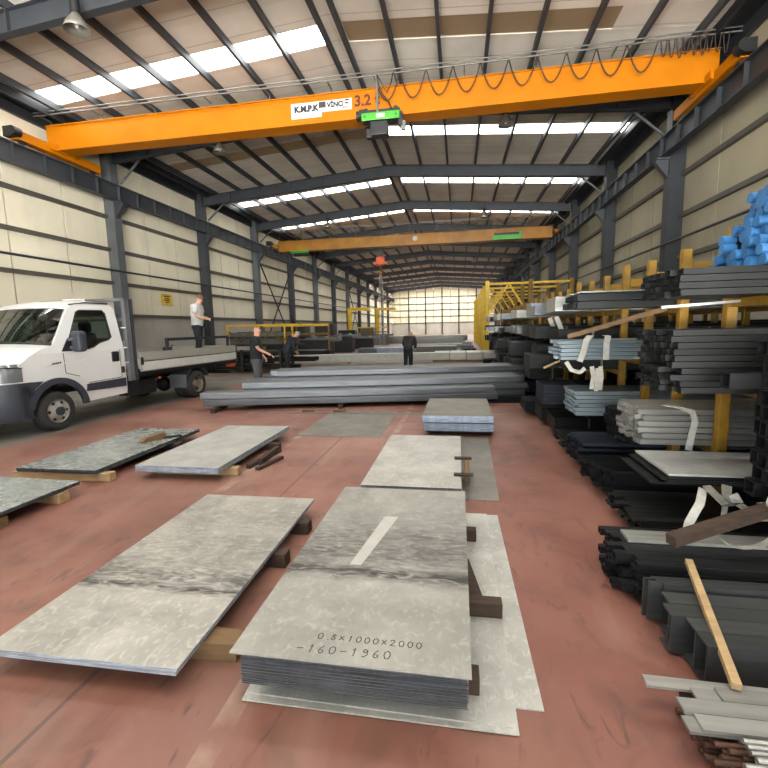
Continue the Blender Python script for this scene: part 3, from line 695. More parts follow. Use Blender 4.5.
# ------------------------------------------------------------------ long tubes in the middle
def round_box(name, L, a, b, m):
    r = .014; out = []; inn = []
    for (cx_, cz_, a0) in ((a-r,b-r,0),(r,b-r,90),(r,r,180),(a-r,r,270)):
        for i in range(4):
            t = R(a0+30*i); out.append((cx_+r*cos(t), cz_+r*sin(t))); inn.append((cx_+.006*cos(t), cz_+.006*sin(t)))
    n = len(out); mb = MB()
    vs = [(0,y,z) for y,z in out]+[(L,y,z) for y,z in out]+[(0,y,z) for y,z in inn]+[(.25,y,z) for y,z in inn]
    fs = []
    for i in range(n):
        j = (i+1) % n; fs += [(i,j,n+j,n+i),(i,2*n+i,2*n+j,j),(2*n+i,3*n+i,3*n+j,2*n+j)]
    mb.add(vs, fs+[tuple(range(n,2*n)),tuple(range(3*n,4*n))]); return mb.mesh(name, m)
def tube_mesh(name, kind, L, a, b, m, wall=.006):
    """bar lying along +X from 0 to L; a wide (Y), b high (Z); origin low corner at its end"""
    mb = MB()
    if kind == 'box':
        w = min(a, b)*.09
        if min(a, b) > .1: return round_box(name, L, a, b, m)
        mb.add([(0,0,0),(0,a,0),(0,a,b),(0,0,b),(L,0,0),(L,a,0),(L,a,b),(L,0,b),(0,w,w),(0,a-w,w),(0,a-w,b-w),(0,w,b-w),(.25,w,w),(.25,a-w,w),(.25,a-w,b-w),(.25,w,b-w)],
               [(0,4,5,1),(1,5,6,2),(2,6,7,3),(3,7,4,0),(4,7,6,5),(0,1,9,8),(1,2,10,9),(2,3,11,10),(3,0,8,11),(8,9,13,12),(9,10,14,13),(10,11,15,14),(11,8,12,15),(12,13,14,15)])
    elif kind == 'flat': mb.box((0,0,0),(L,a,b))
    elif kind == 'round':
        r = a/2; mb.cyl((0,r,r),(L,r,r),r,10,cap=False); n = 10; r2 = r*.78
        ring = [(0,r+r*cos(2*pi*i/n),r+r*sin(2*pi*i/n)) for i in range(n)]; ri = [(0,r+r2*cos(2*pi*i/n),r+r2*sin(2*pi*i/n)) for i in range(n)]; rb = [(.2,q[1],q[2]) for q in ri]
        mb.add(ring+ri+rb, [(i,(i+1)%n,n+(i+1)%n,n+i) for i in range(n)]+[(n+i,n+(i+1)%n,2*n+(i+1)%n,2*n+i) for i in range(n)]+[tuple(range(2*n,3*n))])
    elif kind == 'rod':
        r = a/2; mb.cyl((0,r,r),(L,r,r),r,8)
    elif kind == 'angle':
        w = max(.006, a*.09); mb.plate([[(0,0),(a,0),(a,w),(w,w),(w,b),(0,b)]], lambda p,q: (0,p,q), (L,0,0))
    elif kind == 'channel':
        w = max(.006, a*.1); mb.plate([[(0,0),(a,0),(a,w),(w,w),(w,b-w),(a,b-w),(a,b),(0,b)]], lambda p,q: (0,p,q), (L,0,0))
    return mb.mesh(name, m)
def stack(name, cat, label, group, kind, x, y, z, L, a, b, ny, nz, m, jx=.04, heights=None, rz=0., gap=.003, skew=0., dz=.0015, yshift=0., wob=0.):
    """individual bars lying side by side and on each other, all along X"""
    me = tube_mesh(name, kind, L, a, b, m); out = []
    first = None
    for j in range(ny):
        hn = heights[j] if heights else nz
        for i in range(hn):
            o = bpy.data.objects.new(name, me) if first is None else first.copy()
            C.objects.link(o); first = first or o
            yy = j*(a+gap)+yshift*i; xx = random.uniform(-jx, jx)+skew*j
            o.location = (x+xx*cos(rz)-yy*sin(rz), y+xx*sin(rz)+yy*cos(rz), z+i*(b+dz)); o.rotation_euler = (0,0,rz+random.uniform(-wob,wob))
            tag(o, label, cat, group); out.append(o)
    return out
PR = R(10.8)
def pile(label, group, xs, row, ny, heights, jx):
    yy = row*.146
    return stack('square_tube','steel tube',label,group,'box',-5.25+xs*cos(PR)-yy*sin(PR),8.22+xs*sin(PR)+yy*cos(PR),.1,6.15,.134,.134,ny,0,'tube',jx,heights=heights,rz=PR,gap=.012,dz=.009,wob=.0005)
pile('grey square tube in the low front row of the long tubes on the floor','long tubes on the floor, front rows',0,0,3,[2,2,2],.05)
pile('grey square tube in the taller pile right behind the front row of long tubes','long tubes on the floor, tall middle pile',.75,3,7,[3]*7,.06)
pile('grey square tube in the back rows of the long tubes near the workers','long tubes on the floor, back rows',1.15,10,15,[4,4,4,4,4,4,3,3,3,3,3,2,2,2,2],.15)
for i, (x, lb) in enumerate(((-4.9,'left'),(-2.4,'middle'),(.1,'right'))):
    t_ = obj('timber_block', MB().bevbox((-.05,0,0),(.05,3.9,.099),.006), 'wood_d', None, (x,[8.0,8.6,9.1][i],0), PR); tag(t_, 'dark bearer under the %s part of the long floor tubes' % lb, 'timber')
for i, x in enumerate((-3.0,-2.35)):
    o = obj('timber_block', MB().bevbox((-.12,-.06,0),(.12,.06,.05),.01), 'wood_m', None, (x,8.32+.0*i,0.0), .3); tag(o, ['left','right'][i]+' small wood chock on the floor before the long tubes', 'timber')
# ------------------------------------------------------------------ bar racks along the right wall
RY0, RP = 4.08, .785
def ry(k): return RY0+RP*k
XP = (2.2, 4.1, 5.9)
NAMES = {-2:'nearest', -1:'second nearest'}
def bayword(k): return (ORD[k+2] if k+2 < 15 else '%d%s' % (k+3, 'st' if (k+3) % 10 == 1 and k+3 != 11 else 'nd' if (k+3) % 10 == 2 else 'rd' if (k+3) % 10 == 3 else 'th'))
LEV = {}   # bay -> list of heights where bars rest
def bar(k, name, cat, label, group, kind, x, z, a, b, ny, nz, m, off=.0, **kw):
    LEV.setdefault(k, []).append(z)
    return stack(name, cat, label, group, kind, x, ry(k)+.072+off, z, 6.35-x, a, b, ny, nz, m, **kw)
# second bay (partly out of view): big square tubes
bar(-2,'square_tube','steel tube','big dark square tube in the tall pile at the right edge, open ends showing','big square tubes at the right edge','box',1.9,.5,.1,.1,6,10,'tube_bk',jx=.04)
for o in [q for q in C.objects if q.get('group') == 'big square tubes at the right edge' and abs(q.location.z-1.21) < .06 and abs(q.location.y-ry(-2)-.072-.103*5) < .05][:1]: o.location.x = 1.7
# bay N
bar(-1,'flat_bar','steel bar','dark flat bar in the low pile on the floor under the wide bright plates','flat bars in the low pile under the bright plates','flat',1.32,.08,.075,.02,8,5,'tube_dk',jx=.05)
pl = bar(-1,'steel_plate','steel plate','wide dark plate in the thin pile lying in front of the yellow post','wide plates in front of the yellow post','flat',1.48,.47,.62,.015,1,5,'tube_dk',jx=.12)
pl[-1].data = tube_mesh('steel_plate','flat',4.85,.62,.015,'sheetC'); pl[-1].location.x = 1.5; tag(pl[-1], 'wide bright plate on top of the pile in front of the yellow post', 'steel plate'); del pl[-1]['group']
bar(-1,'rectangular_tube','steel tube','dark rectangular tube in the tall block on the right, at the viewer\'s eye level','rectangular tubes in the tall eye level block','box',1.5,1.14,.074,.04,8,10,'tube_dk',jx=.05,dz=.005,yshift=.003)
bar(-1,'rectangular_tube','steel tube','dark rectangular tube in the top layer under the blue capped pipes','rectangular tubes under the blue capped pipes','box',1.5,1.82,.086,.042,7,4,'tube_dk',jx=.03,dz=.006,yshift=.004)
# blue capped pipes
me = tube_mesh('round_pipe','round',4.3,.066,.066,'tube_bk'); cap = MB().cyl((-.02,.033,.033),(.07,.033,.033),.0365,14).mesh('end_cap','blue')
fp = fc = None; z0 = 2.006
rows = [9,9,8,8,7,6,6,5,4]
for i, nn in enumerate(rows):
    for j in range(nn):
        yy = ry(-1)-.02+.078*j+(.039 if i % 2 else 0); zz = z0+i*.0665; xx = 1.98+random.uniform(-.05,.08)+.012*i
        o = bpy.data.objects.new('round_pipe', me) if fp is None else fp.copy(); C.objects.link(o); o.location = (xx, yy, zz)
        tag(o, 'blue capped steel pipe in the heap on the top of the right hand rack', 'steel pipe', 'blue capped pipes'); 
        c = bpy.data.objects.new('end_cap', cap) if fc is None else fc.copy(); C.objects.link(c); c.parent = o; c['label'] = 'blue plastic end cap'
        fp = fp or o; fc = fc or c
# bay A
bar(0,'angle_bar','steel bar','black angle bar in the floor level pile behind the low flat bars','black angle bars at floor level','angle',1.36,.1,.07,.05,8,4,'tube_bk',jx=.05,skew=-.02)
bar(0,'channel_bar','steel bar','bright edged channel bar in the pile with a white sling over it','bright edged channel bars behind the yellow post','box',1.62,.56,.066,.046,8,6,'tube_lt',jx=.04,gap=.004,dz=.006,yshift=.011)
bar(0,'rectangular_tube','steel tube','dark tube in the half hidden pile behind the tall eye level block','half hidden tubes behind the eye level block','box',2.0,1.2,.15,.1,4,3,'tube_bk',jx=.04)
# bay B
bar(1,'round_pipe','steel pipe','navy pipe in the strapped round bundle sticking out at floor level','navy pipes in the bundle at floor level','round',1.3,.1,.064,.064,8,4,'tube_nv',jx=.03)
bar(1,'square_tube','steel tube','small black tube with its ragged end showing beneath the blue grey bundle','small black tubes with ragged ends','box',1.78,.36,.06,.05,10,6,'tube_bk',jx=.08)
bar(1,'rectangular_tube','steel tube','dark tube in the two layers under the added sheen bars, fourth rack bay','dark tubes, top of the fourth bay','box',1.22,1.8,.078,.07,7,2,'tube_dk',jx=.02,dz=.008,yshift=.006)
bar(1,'flat_bar','steel bar','thin flat bar added as painted skylight sheen on the fourth bay tubes','added sheen bars on the fourth bay','flat',1.25,1.962,.08,.012,7,1,'tube_lt',jx=.03)  # bars added to draw the skylight sheen on the tube tops
# bay C
bar(2,'flat_bar','steel bar','dark flat bar at floor level in the fifth rack bay','flat bars at floor level in the fifth bay','flat',1.35,.09,.2,.02,3,5,'tube_dk',jx=.06)
bar(2,'channel_bar','steel bar','blue grey bar in the bundle at knee height in the fifth rack bay','blue grey bars at knee height','box',1.45,.5,.084,.046,7,6,'tube_bl',jx=.03,dz=.005,yshift=.004)
bar(2,'rectangular_tube','steel tube','pale blue grey tube in the slung bundle at chest height','pale blue grey tubes at chest height','box',1.25,1.2,.084,.042,7,5,'tube_bl',jx=.04,dz=.006,yshift=.004)
# farther bays: bundles that show no single bars
def bundle_mesh(L, a, b, rows, m, cols=7):
    pts = []; h = b/rows; g = .012
    for i in range(rows): pts += [(0,i*h),(0,(i+1)*h-g)] + ([(g,(i+1)*h-g),(g,(i+1)*h)] if i < rows-1 else [])
    w = a/cols
    for i in range(cols): pts += [(i*w+(g if i else 0), b)] + [((i+1)*w, b)] + ([((i+1)*w, b-g),((i+1)*w+g, b-g)] if i < cols-1 else [])
    pts = [(0,0)] + pts[1:]
    for i in reversed(range(rows)): pts += [(a,(i+1)*h-g),(a,i*h)] if i < rows-1 else [(a,i*h)]
    q = []
    for p in pts:
        if not q or (abs(q[-1][0]-p[0])+abs(q[-1][1]-p[1])) > 1e-6: q.append(p)
    mb = MB().plate([q], lambda y,z: (0,y,z), (L,0,0)); return mb.mesh('bar_bundle', m)
BC = [('dark','tube_dk'),('black','tube_bk'),('grey','tube'),('blue grey','tube_bl'),('bright','tube_lt'),('navy','tube_nv')]
strap = {}
def bundle(k, z, x, a, b, rows, ci, lev, y=None, L=None, label=None):
    nm, m = BC[ci]
    L = L or 6.35-x; y = ry(k)+.075 if y is None else y
    o = link('bar_bundle', bundle_mesh(L, a, b, rows, m), None, (x, y, z))
    tag(o, label or '%s bundle %s of the %s rack bay' % (nm, lev, bayword(k)), 'bundle of bars')
    for xs_ in (.45, 1.9): obj('strap', MB().plate([[(-.003,-.003),(a+.003,-.003),(a+.003,b+.003),(-.003,b+.003)],[(0,0),(0,b),(a,b),(a,0)]], lambda p,q: (xs_,p,q), (.03,0,0)), 'track', o)
    return o
rr = random.Random(11)
for k in range(3, 24):
    for z, lev, hmax in ((.1,'at floor level',.24),(.5,'on the lowest arms',.3),(1.0 if k % 2 else .95,'on the middle arms',.3),(1.42,'on the upper arms',.22),(1.82,'on the top arms',.26)):
        if rr.random() < .12: continue
        b = hmax*rr.uniform(.6, 1.); x = rr.uniform(1.1, 1.6)-(.2 if lev == 'at floor level' else 0)
        if 19 <= k <= 23 and z < .8: x = max(x, 2.0)
        ci = rr.choice([0,0,1,1,2,3,5]) if z < 1.4 else rr.choice([0,1,2,3,4])
        bundle(k, z, x, .62, b, max(2, int(b/.055)), ci, lev); LEV.setdefault(k, []).append(z)
# rack frames
for k in range(-2, 25):
    t = thing('bar_rack', 'yellow steel bar rack frame, %s one from the viewer' % bayword(k), 'rack', (0, ry(k), 0))
    top = 2.34+(.06 if k % 3 == 0 else 0)
    for x in XP:
        obj('post', MB().bevbox((x-.04,-.04,.02),(x+.04,.04,top),.006), 'yellow', t)
        obj('foot_plate', MB().box((x-.12,-.04,0),(x+.12,.04,.02)), 'yellow', t)
    for z in ((2.1,) if k in (-2,-1) else (2.16,.06)):
        for xa, xb in ((XP[0]+.04,XP[1]-.04),(XP[1]+.04,XP[2]-.04)):
            obj('rail', MB().bevbox((xa,-.05,z-.05),(xb,.05,z+.05),.005), 'yellow', t)
    for z in sorted(set(LEV.get(k, []))):
        for x in XP[:2]:
            obj('arm', MB().bevbox((x-.035,.041,z-.07 if z > .12 else .005),(x+.035,RP-.041,z-.002),.004), 'yellow', t)
# loose pieces stored in the racks
def loose(name, p, q, w, h, m, label, cat='steel bar'):
    o = obj(name, MB().beam((0,0,0), V(q)-V(p), w, h), m, None, p); return tag(o, label, cat)
loose('flat_bar',(1.62,3.95,1.76),(2.55,4.2,2.02) if 0 else (2.3,3.9,1.80),.05,.02,'tube_lt','bright slanting flat bar under the blue capped pipes')
loose('angle_bar',(1.2,5.2,1.5),(2.1,4.98,1.78),.05,.05,'wood_m','brown slanting bar between the upper bundles of the right rack')
loose('wood_lath',(1.28,7.0,.98),(1.75,6.9,1.22),.04,.03,'wood','thin pale lath slanting out of the middle racks','lath')
# webbing slings
def sling(paths, w, label, m='web', wd=(1,0,0)):
    t = thing('webbing_sling', label, 'sling', paths[0][0]); o = V(paths[0][0])
    for p in paths: obj('strap', MB().ribbon([V(q)-o for q in p], w, wd), m, t)
    return t
yA = ry(0)+.06
sling([[(1.86,yA+.2,.885),(1.93,yA+.06,.884),(2.0,yA-.0,.86),(2.02,yA-.015,.78),(2.0,yA-.02,.68),(1.98,yA-.03,.57),(1.97,yA-.045,.53)]],.055,'white webbing sling draped over the bright edged channel bars')
yN = ry(-2)+.0
sling([[(1.72,yN-.0+.5,.545),(1.74,yN+.48,.5),(1.76,yN+.62,.42),(1.72,yN+.8,.49)],[(1.84,yN+.42,.53),(1.86,yN+.4,.42),(1.8,yN+.7,.45),(1.86,yN+.82,.49)]],.06,'soiled webbing sling hanging below the big square tubes at the right edge','web_d')
yq = ry(-1)
sling([[(1.72,yq+.05,.455),(1.66,yq-.04,.38),(1.56,yq-.12,.27),(1.5,yq-.2,.16),(1.47,yq-.25,.1)]],.055,'pale strap hanging from the bright plates down to the floor bars')
sling([[(1.86,yq+.05,.455),(1.83,yq-.02,.36),(1.8,yq-.06,.27),(1.82,yq-.08,.2)]],.035,'short frayed strap hanging right of the pale strap','web_d')
yC = ry(2)+.06
sling([[(1.62,yC+.15,1.49),(1.58,yC+.02,1.49),(1.53,yC-.02,1.44),(1.5,yC-.02,1.3),(1.46,yC-.02,1.18)],[(1.78,yC+.1,1.49),(1.78,yC,1.485),(1.76,yC-.02,1.4),(1.76,yC-.02,1.2)]],.07,'white sling wrapped around the pale blue grey tubes')
sling([[(1.6,yC-.03,1.12),(1.62,yC-.04,1.0),(1.6,yC-.04,.84)],[(1.7,yC-.03,1.12),(1.71,yC-.04,.98),(1.7,yC-.04,.83)],[(1.66,yC-.05,1.1),(1.66,yC-.06,.95),(1.65,yC-.06,.82)]],.05,'bunch of white straps hanging above the blue grey bars')
sling([[(1.3,yC-.03,1.18),(1.36,yC-.05,1.08),(1.46,yC-.05,1.05),(1.52,yC-.04,1.1)]],.05,'white strap loop sagging under the pale blue grey tubes')
for i, (kk, xx) in enumerate(((4,1.5),(5,1.55))):
    yy = ry(kk)+.05; sling([[(xx,yy,1.75),(xx+.03,yy-.03,1.66),(xx+.1,yy-.03,1.5)]],.07,['pale strap hanging in the upper middle of the racks','farther pale strap hanging in the upper part of the racks'][i])

# bars on the floor in the right foreground
def F(name, cat, label, group, kind, x, y, z, a, b, ny, nz, m, **kw): return stack(name, cat, label, group, kind, x, y, z, 4.6, a, b, ny, nz, m, **kw)
F('square_bar','steel bar','black bar in the five layered heap on the floor by the aisle','black bars in the floor heap','box',1.0,2.56,.022,.052,.044,9,5,'tube_bk',jx=.07,dz=.004,yshift=.008)
o = loose('flat_bar',(1.06,2.92,.272),(5.6,2.9,.272),.14,.02,'tube_lt','bright flat bar topmost on the black floor heap'); 
F('channel_bar','steel bar','large dark nested channel in the foreground heap behind the flat bars','large channels in the foreground heap','channel',1.1,1.98,.02,.1,.2,4,1,'tube_md',jx=.06,skew=-.03)
F('flat_bar','steel bar','dark edgewise strip leaning on the large foreground channels','edgewise strips by the large channels','flat',1.08,2.41,.03,.012,.22,5,1,'tube_md',jx=.05,skew=-.02,gap=.004)
for i, y in enumerate((2.1,2.5,2.9)):
    t_ = obj('timber_block', MB().bevbox((1.45,-.04,0),(1.53,.04,.018),.004), 'wood_d', None, (0,y,0)); tag(t_, ['nearest','middle','farthest'][i]+' dark lath under the foreground floor bars', 'timber')
F('rod','steel bar','rusty ended thin rod in the bottom right heap','rusty rods bottom right','rod',.95,1.5,.004,.022,.022,14,5,'rust',jx=.06,yshift=.004)
F('flat_bar','steel bar','bright flat bar in the bottom right heap nearest the viewer','bright flat bars bottom right','flat',.95,1.6,.124,.07,.012,3,3,'tube_lt',jx=.12)
F('rod','steel bar','shiny thin rod on the bottom right heap','shiny rods bottom right','rod',1.02,1.5,.124,.02,.02,4,2,'tube_lt',jx=.03)
F('round_pipe','steel pipe','small bright pipe at the very bottom right corner','small pipes bottom right corner','round',.98,1.26,.004,.026,.026,9,6,'tube_lt',jx=.05)
loose('flat_bar',(.78,1.85,.13),(1.9,1.78,.168),.06,.012,'tube_lt','pale flat bar sticking out farthest at the bottom right heap')
p, q = V((1.28,2.58,.30)), V((1.1,1.8,.185))
o = obj('wooden_stick', MB().beam((0,0,0), q-p, .035, .03), 'wood', None, p); tag(o, 'long pale wooden stick lying across the foreground bar heaps', 'stick')
p, q = V((1.2,2.62,.40)), V((2.3,3.06,.58))
o = obj('angle_bar', MB().beam((0,0,0), q-p, .07, .06), 'wood_d', None, p); tag(o, 'dark brown slanting bar over the heap of black floor bars', 'steel bar')
def ring(c, r, a0, a1, tilt, n=14): return [(c[0]+r*cos(a0+(a1-a0)*i/n), c[1]+.3*r*sin(tilt)*cos(a0+(a1-a0)*i/n), c[2]+r*.7*sin(a0+(a1-a0)*i/n)) for i in range(n+1)]
sling([ring((1.62,2.68,.47),.17,-2.6,.6,.6)],.035,'grey sling loop under the dark slanting bar','web_d',(0,1,0))
sling([ring((1.9,2.8,.58),.12,-.5,3.4,.6)],.04,'pale sling loop over the right end of the dark slanting bar','web',(0,1,0))
o = obj('steel_beam', MB().ibeam((0,0,.07),(3.2,0,.07),.12,.14), 'tube_dk', None, (.55,9.55,0), .02); tag(o, 'dark steel beam on the floor at the right end of the long tubes', 'steel beam')

# tall yellow storage frames farther down the right side
for i, y in enumerate((26.35,29.6,32.95,36.6,41.5,46.)):
    t = thing('storage_frame', 'tall yellow braced storage frame, %s of the row far down the right side' % ORD[i], 'rack', (0,y,0))
    for x in (1.62, 4.0, 6.2): obj('post', MB().box((x-.11,-.1,0),(x+.11,.1,4.15)), 'yellow_br' if x < 2 else 'yellow', t)
    for z in (3.98,): obj('beam', MB().box((1.73,-.06,z-.06),(6.09,.06,z+.06)), 'yellow_br', t)
    obj('brace', MB().beam((1.75,-.1,2.3),(2.75,-.1,3.9),.08,.1), 'yellow_br', t); obj('brace', MB().beam((3.85,-.1,2.3),(2.85,-.1,3.9),.08,.1), 'yellow_br', t)
for i in range(12):
    y = (24.9,26.9,28.2,30.1,31.5,33.4,34.8,37.1,38.5,39.9,42.2,44.)[i]
    bundle(0, .0, 2.0+.1*(i % 3), .85, .5+.12*(i % 3), 6, [0,1,2,0,3,1][i % 6], '', y, 3.9, '%s bundle on the floor among the tall yellow frames, %s of the row' % (BC[[0,1,2,0,3,1][i % 6]][0], ORD[i]))
for i in range(7):
    y = 19.2+1.9*i; ci = [1,0,2,1,0,4,1][i]
    bundle(0, .0, .15+.08*(i % 2), .7, .3+.1*(i % 3), 4, ci, '', y+3.4, .7, 'short %s stack on the aisle side of the far racks, %s of the row' % (BC[ci][0], ORD[i]))
# ------------------------------------------------------------------ the white truck
TR = thing('flatbed_truck', 'white flatbed truck with dropside bed parked at the left wall', 'truck', (-6.8,6.37,0), R(-4.02))
W = 2.0
def mir(x, far): return -W-x if far else x
def arc(cx, cz, r, a0, a1, n): return [(cx+r*cos(R(a0+(a1-a0)*i/n)), cz+r*sin(R(a0+(a1-a0)*i/n))) for i in range(n+1)]
def lean(z): return -.17*max(0, z-1.34)/.86
body = MB()
win = [(.30,1.42),(.40,1.60),(.66,2.06),(.74,2.10),(1.24,2.11),(1.30,2.05),(1.31,1.58),(1.22,1.52),(1.0,1.47),(.86,1.40),(.74,1.37)]
low = [(-.55,.9),(-.55,1.19),(-.5,1.21),(-.36,1.313),(-.31,1.34),(1.52,1.34),(1.52,.44),(.62,.42)] + arc(.06,.36,.56,6,168,12) + [(-.50,.55)]
upp = [(-.31,1.34),(-.215,1.392),(-.07,1.44),(.07,1.472),(.30,1.80),(.50,2.11),(.60,2.17),(.8,2.20),(1.46,2.21),(1.52,2.12),(1.52,1.34)]
for far in (False, True):
    s = 1 if not far else -1
    body.plate([low], lambda y,z: (mir(0,far), y, z), (-s*.03,0,0))
    body.plate([upp, win], lambda y,z: (mir(lean(z),far), y, z), (-s*.045,0,0))
# plan outline of the nose, near side to far side
def nose(inset, yb, n=7):
    p = [(0-inset,yb)]
    for i in range(n+1):
        a = R(90*i/n); p.append((-inset-.42*(1-cos(a)), -.55-.40*sin(a)+inset*.6))
    q = [(-W-x, y) for x, y in reversed(p)]
    return p + [(-W/2, -1.0+inset*.6)] + q
n1 = nose(0, -.5); n2 = nose(.03, -.5); n3 = nose(.035, -.5)
def ring3(p, z): return [(x,y,z) for x,y in p]
body.grid([ring3(n1,.88), ring3(n2,1.05), ring3(n2,1.18), [(x, y+.02, 1.21+.05*(1-abs(x+1)**2)) for x,y in n3]])
m_ = len(n3)
def base(i):   # windscreen foot curve
    x = -.02-(W-.04)*i/(m_-1); return (x, .06-.30*(1-((x+1)/.98)**2), 1.465+.05*(1-abs((x+1)/.98)**3))
top_ = [(x, y+.02, 1.21+.05*(1-abs(x+1)**2)) for x,y in n3]
rows = []
for k in range(7):
    t = k/6; rows.append([tuple(V(top_[i]).lerp(V(base(i)), t)+V((0,0,.055*sin(pi*t)))) for i in range(m_)])
body.grid(rows)
# roof
def roof_row(y, ze, crown): return [(lean(ze)-(W+2*lean(ze))*i/10, y-(.10*(1-((i-5)/5)**2) if y < .62 else 0), ze+crown*(1-((i-5)/5)**4)) for i in range(11)]
body.grid([roof_row(.50,2.10,.03), roof_row(.60,2.17,.05), roof_row(.82,2.205,.075), roof_row(1.2,2.215,.085), roof_row(1.46,2.21,.08), roof_row(1.53,2.12,.05)])
# back of the cab and A-pillars / header
rw = [(-.3,1.45),(-1.7,1.45),(-1.66,2.0),(-.34,2.0)]
body.plate([[(-.0,.5),(-W,.5),(-W,1.34),(-W+.16,2.16),(-.16,2.16),(-.0,1.34)], rw], lambda x,z: (x,1.5,z), (0,.03,0))
cab = obj('cab', body, 'white', TR)
# windscreen
def ws(i, t):
    x0 = -.05-(W-.1)*i/10; b = V((x0, .08-.30*(1-((x0+1)/.98)**2), 1.47+.04*(1-abs((x0+1)/.98)**3)))
    x1 = -.18-(W-.36)*i/10; c = V((x1, .50-.10*(1-((i-5)/5)**2), 2.115+.02*(1-((i-5)/5)**2)))
    return tuple(b.lerp(c, t)+V((0,-.02*sin(pi*t),.01*sin(pi*t))))
obj('windscreen', MB().grid([[ws(i, .06+.92*k/5) for i in range(11)] for k in range(6)]), 'glass', TR)
fr = MB()
fr.tube([ws(i,0.02) for i in range(11)], .03, 6); obj('windscreen_cowl', fr, 'black', TR)
obj('wiper', MB().tube([ws(7,.03),ws(4.6,.08),ws(2.8,.04)], .014, 6), 'black', TR)
obj('wiper', MB().tube([ws(9.2,.03),ws(7.5,.08),ws(6,.05)], .014, 6), 'black', TR)
for far in (False, True):
    sw = [(y,z) for y,z in win]
    obj('side_window', MB().plate([sw], lambda y,z: (mir(lean(z)-.022,far),y,z), (.004,0,0)), 'glass', TR)
    s = 1 if not far else -1
    # window rubber
    g = MB(); k = len(win)
    inn = [((y-.8)*.94+.8,(z-1.75)*.94+1.75) for y,z in win]
    g.plate([win, inn], lambda y,z: (mir(lean(z)+.003,far),y,z), (-s*.02,0,0)); obj('window_seal', g, 'black', TR)
    # quarter trim behind the mirror
    obj('mirror_base', MB().plate([[(.20,1.36),(.44,1.36),(.44,1.42),(.36,1.58),(.30,1.5)]], lambda y,z: (mir(.012+lean(z),far),y,z), (-s*.03,0,0)), 'black', TR)
    mr = obj('wing_mirror', MB().bevbox((mir(.10,far)-.11,.38,1.34),(mir(.10,far)+.11,.54,1.71),.05), 'bumper', TR)
    obj('mirror_arm', MB().beam((mir(.0,far),.36,1.42),(mir(.06,far),.42,1.42),.05,.05).beam((mir(-.03,far),.36,1.56),(mir(.06,far),.42,1.58),.05,.05), 'black', mr)
    obj('mirror_glass', MB().box((mir(.10,far)-.08,.541,1.40),(mir(.10,far)+.08,.543,1.66)), 'lamp_glass', mr)
    x = mir(.0,far); xo = mir(.016,far)
    obj('side_moulding', MB().plate([[(.60,.61),(1.50,.59),(1.50,.76),(.62,.74)]], lambda y,z: (xo,y,z), (-s*.02,0,0)), 'bumper', TR)
    # wheel arch flare
    a = arc(.06,.36,.56,4,170,18); b = arc(.06,.36,.46,170,4,18)
    obj('wheel_arch', MB().plate([a+b], lambda y,z: (mir(.035,far),y,z), (-s*.07,0,0)), 'bumper', TR)
    # door shut line, crease and handles
    dl = MB()
    for (p, q) in (((.24,.98),(.22,1.36)),((1.42,.46),(1.42,1.34)),((.24,.98),(.42,.80))): dl.beam((mir(.001,far),p[0],p[1]),(mir(.001,far),q[0],q[1]),.004,.012)
    dr = obj('door', MB().plate([[(.24,.98),(.22,1.335),(1.41,1.335),(1.41,.78),(.66,.76),(.5,.9)]], lambda y,z: (mir(.006,far),y,z), (-s*.006,0,0)), 'white', TR)
    gp = MB()
    for (p, q) in (((.23,.98),(.215,1.335)),((1.415,.78),(1.415,1.335)),((.23,.98),(.49,.9)),((.66,.76),(1.415,.78))): gp.beam((mir(.0065,far),p[0],p[1]),(mir(.0065,far),q[0],q[1]),.002,.012)
    obj('door_gap', gp, 'bumper', dr)
    obj('door_handle', MB().bevbox((mir(.012,far)-.02,1.21,1.10),(mir(.012,far)+.02,1.38,1.30),.02), 'black', dr)
    obj('fuel_flap', MB().bevbox((mir(.01,far)-.015,1.42,.86),(mir(.01,far)+.015,1.49,.99),.012), 'black', TR)
    obj('door_crease', MB().beam((mir(.008,far),-.1,1.13),(mir(.008,far),1.38,1.25),.014,.012), 'white_sh', dr)
    for i in range(5): obj('badge_letter', MB().box((mir(.002,far),.0+.035*i,1.145+.003*i),(mir(.006,far),.024+.035*i,1.175+.003*i)), 'bumper', TR)
    # head lamp wraps the corner
    c1 = nose(.0,-.5)[:7]
    lam = [[(x+.012 if not far else -W-x-.012, y-.012, z) for (x,y) in c1] for z in (.92,1.02,1.12)]
    lam.append([((x-.03 if not far else -W-x+.03), y, 1.2-.0*i) for i,(x,y) in enumerate(c1)])
    hl_ = obj('headlamp', MB().grid(lam), 'lamp_glass', TR)
    obj('reflector', MB().cyl((mir(-.14,far),-.80,1.06),(mir(-.12,far),-.86,1.06),.065,14), 'chrome', hl_); obj('lamp_trim', MB().tube([(x+.014 if not far else -W-x-.014, y-.014, 1.135+.008*i) for i,(x,y) in enumerate(c1)], .012, 6), 'black', hl_)
    obj('fog_lamp', MB().cyl((mir(-.3,far),-.96,.5),(mir(-.3,far),-.985,.5),.07,14), 'lamp_glass', TR)
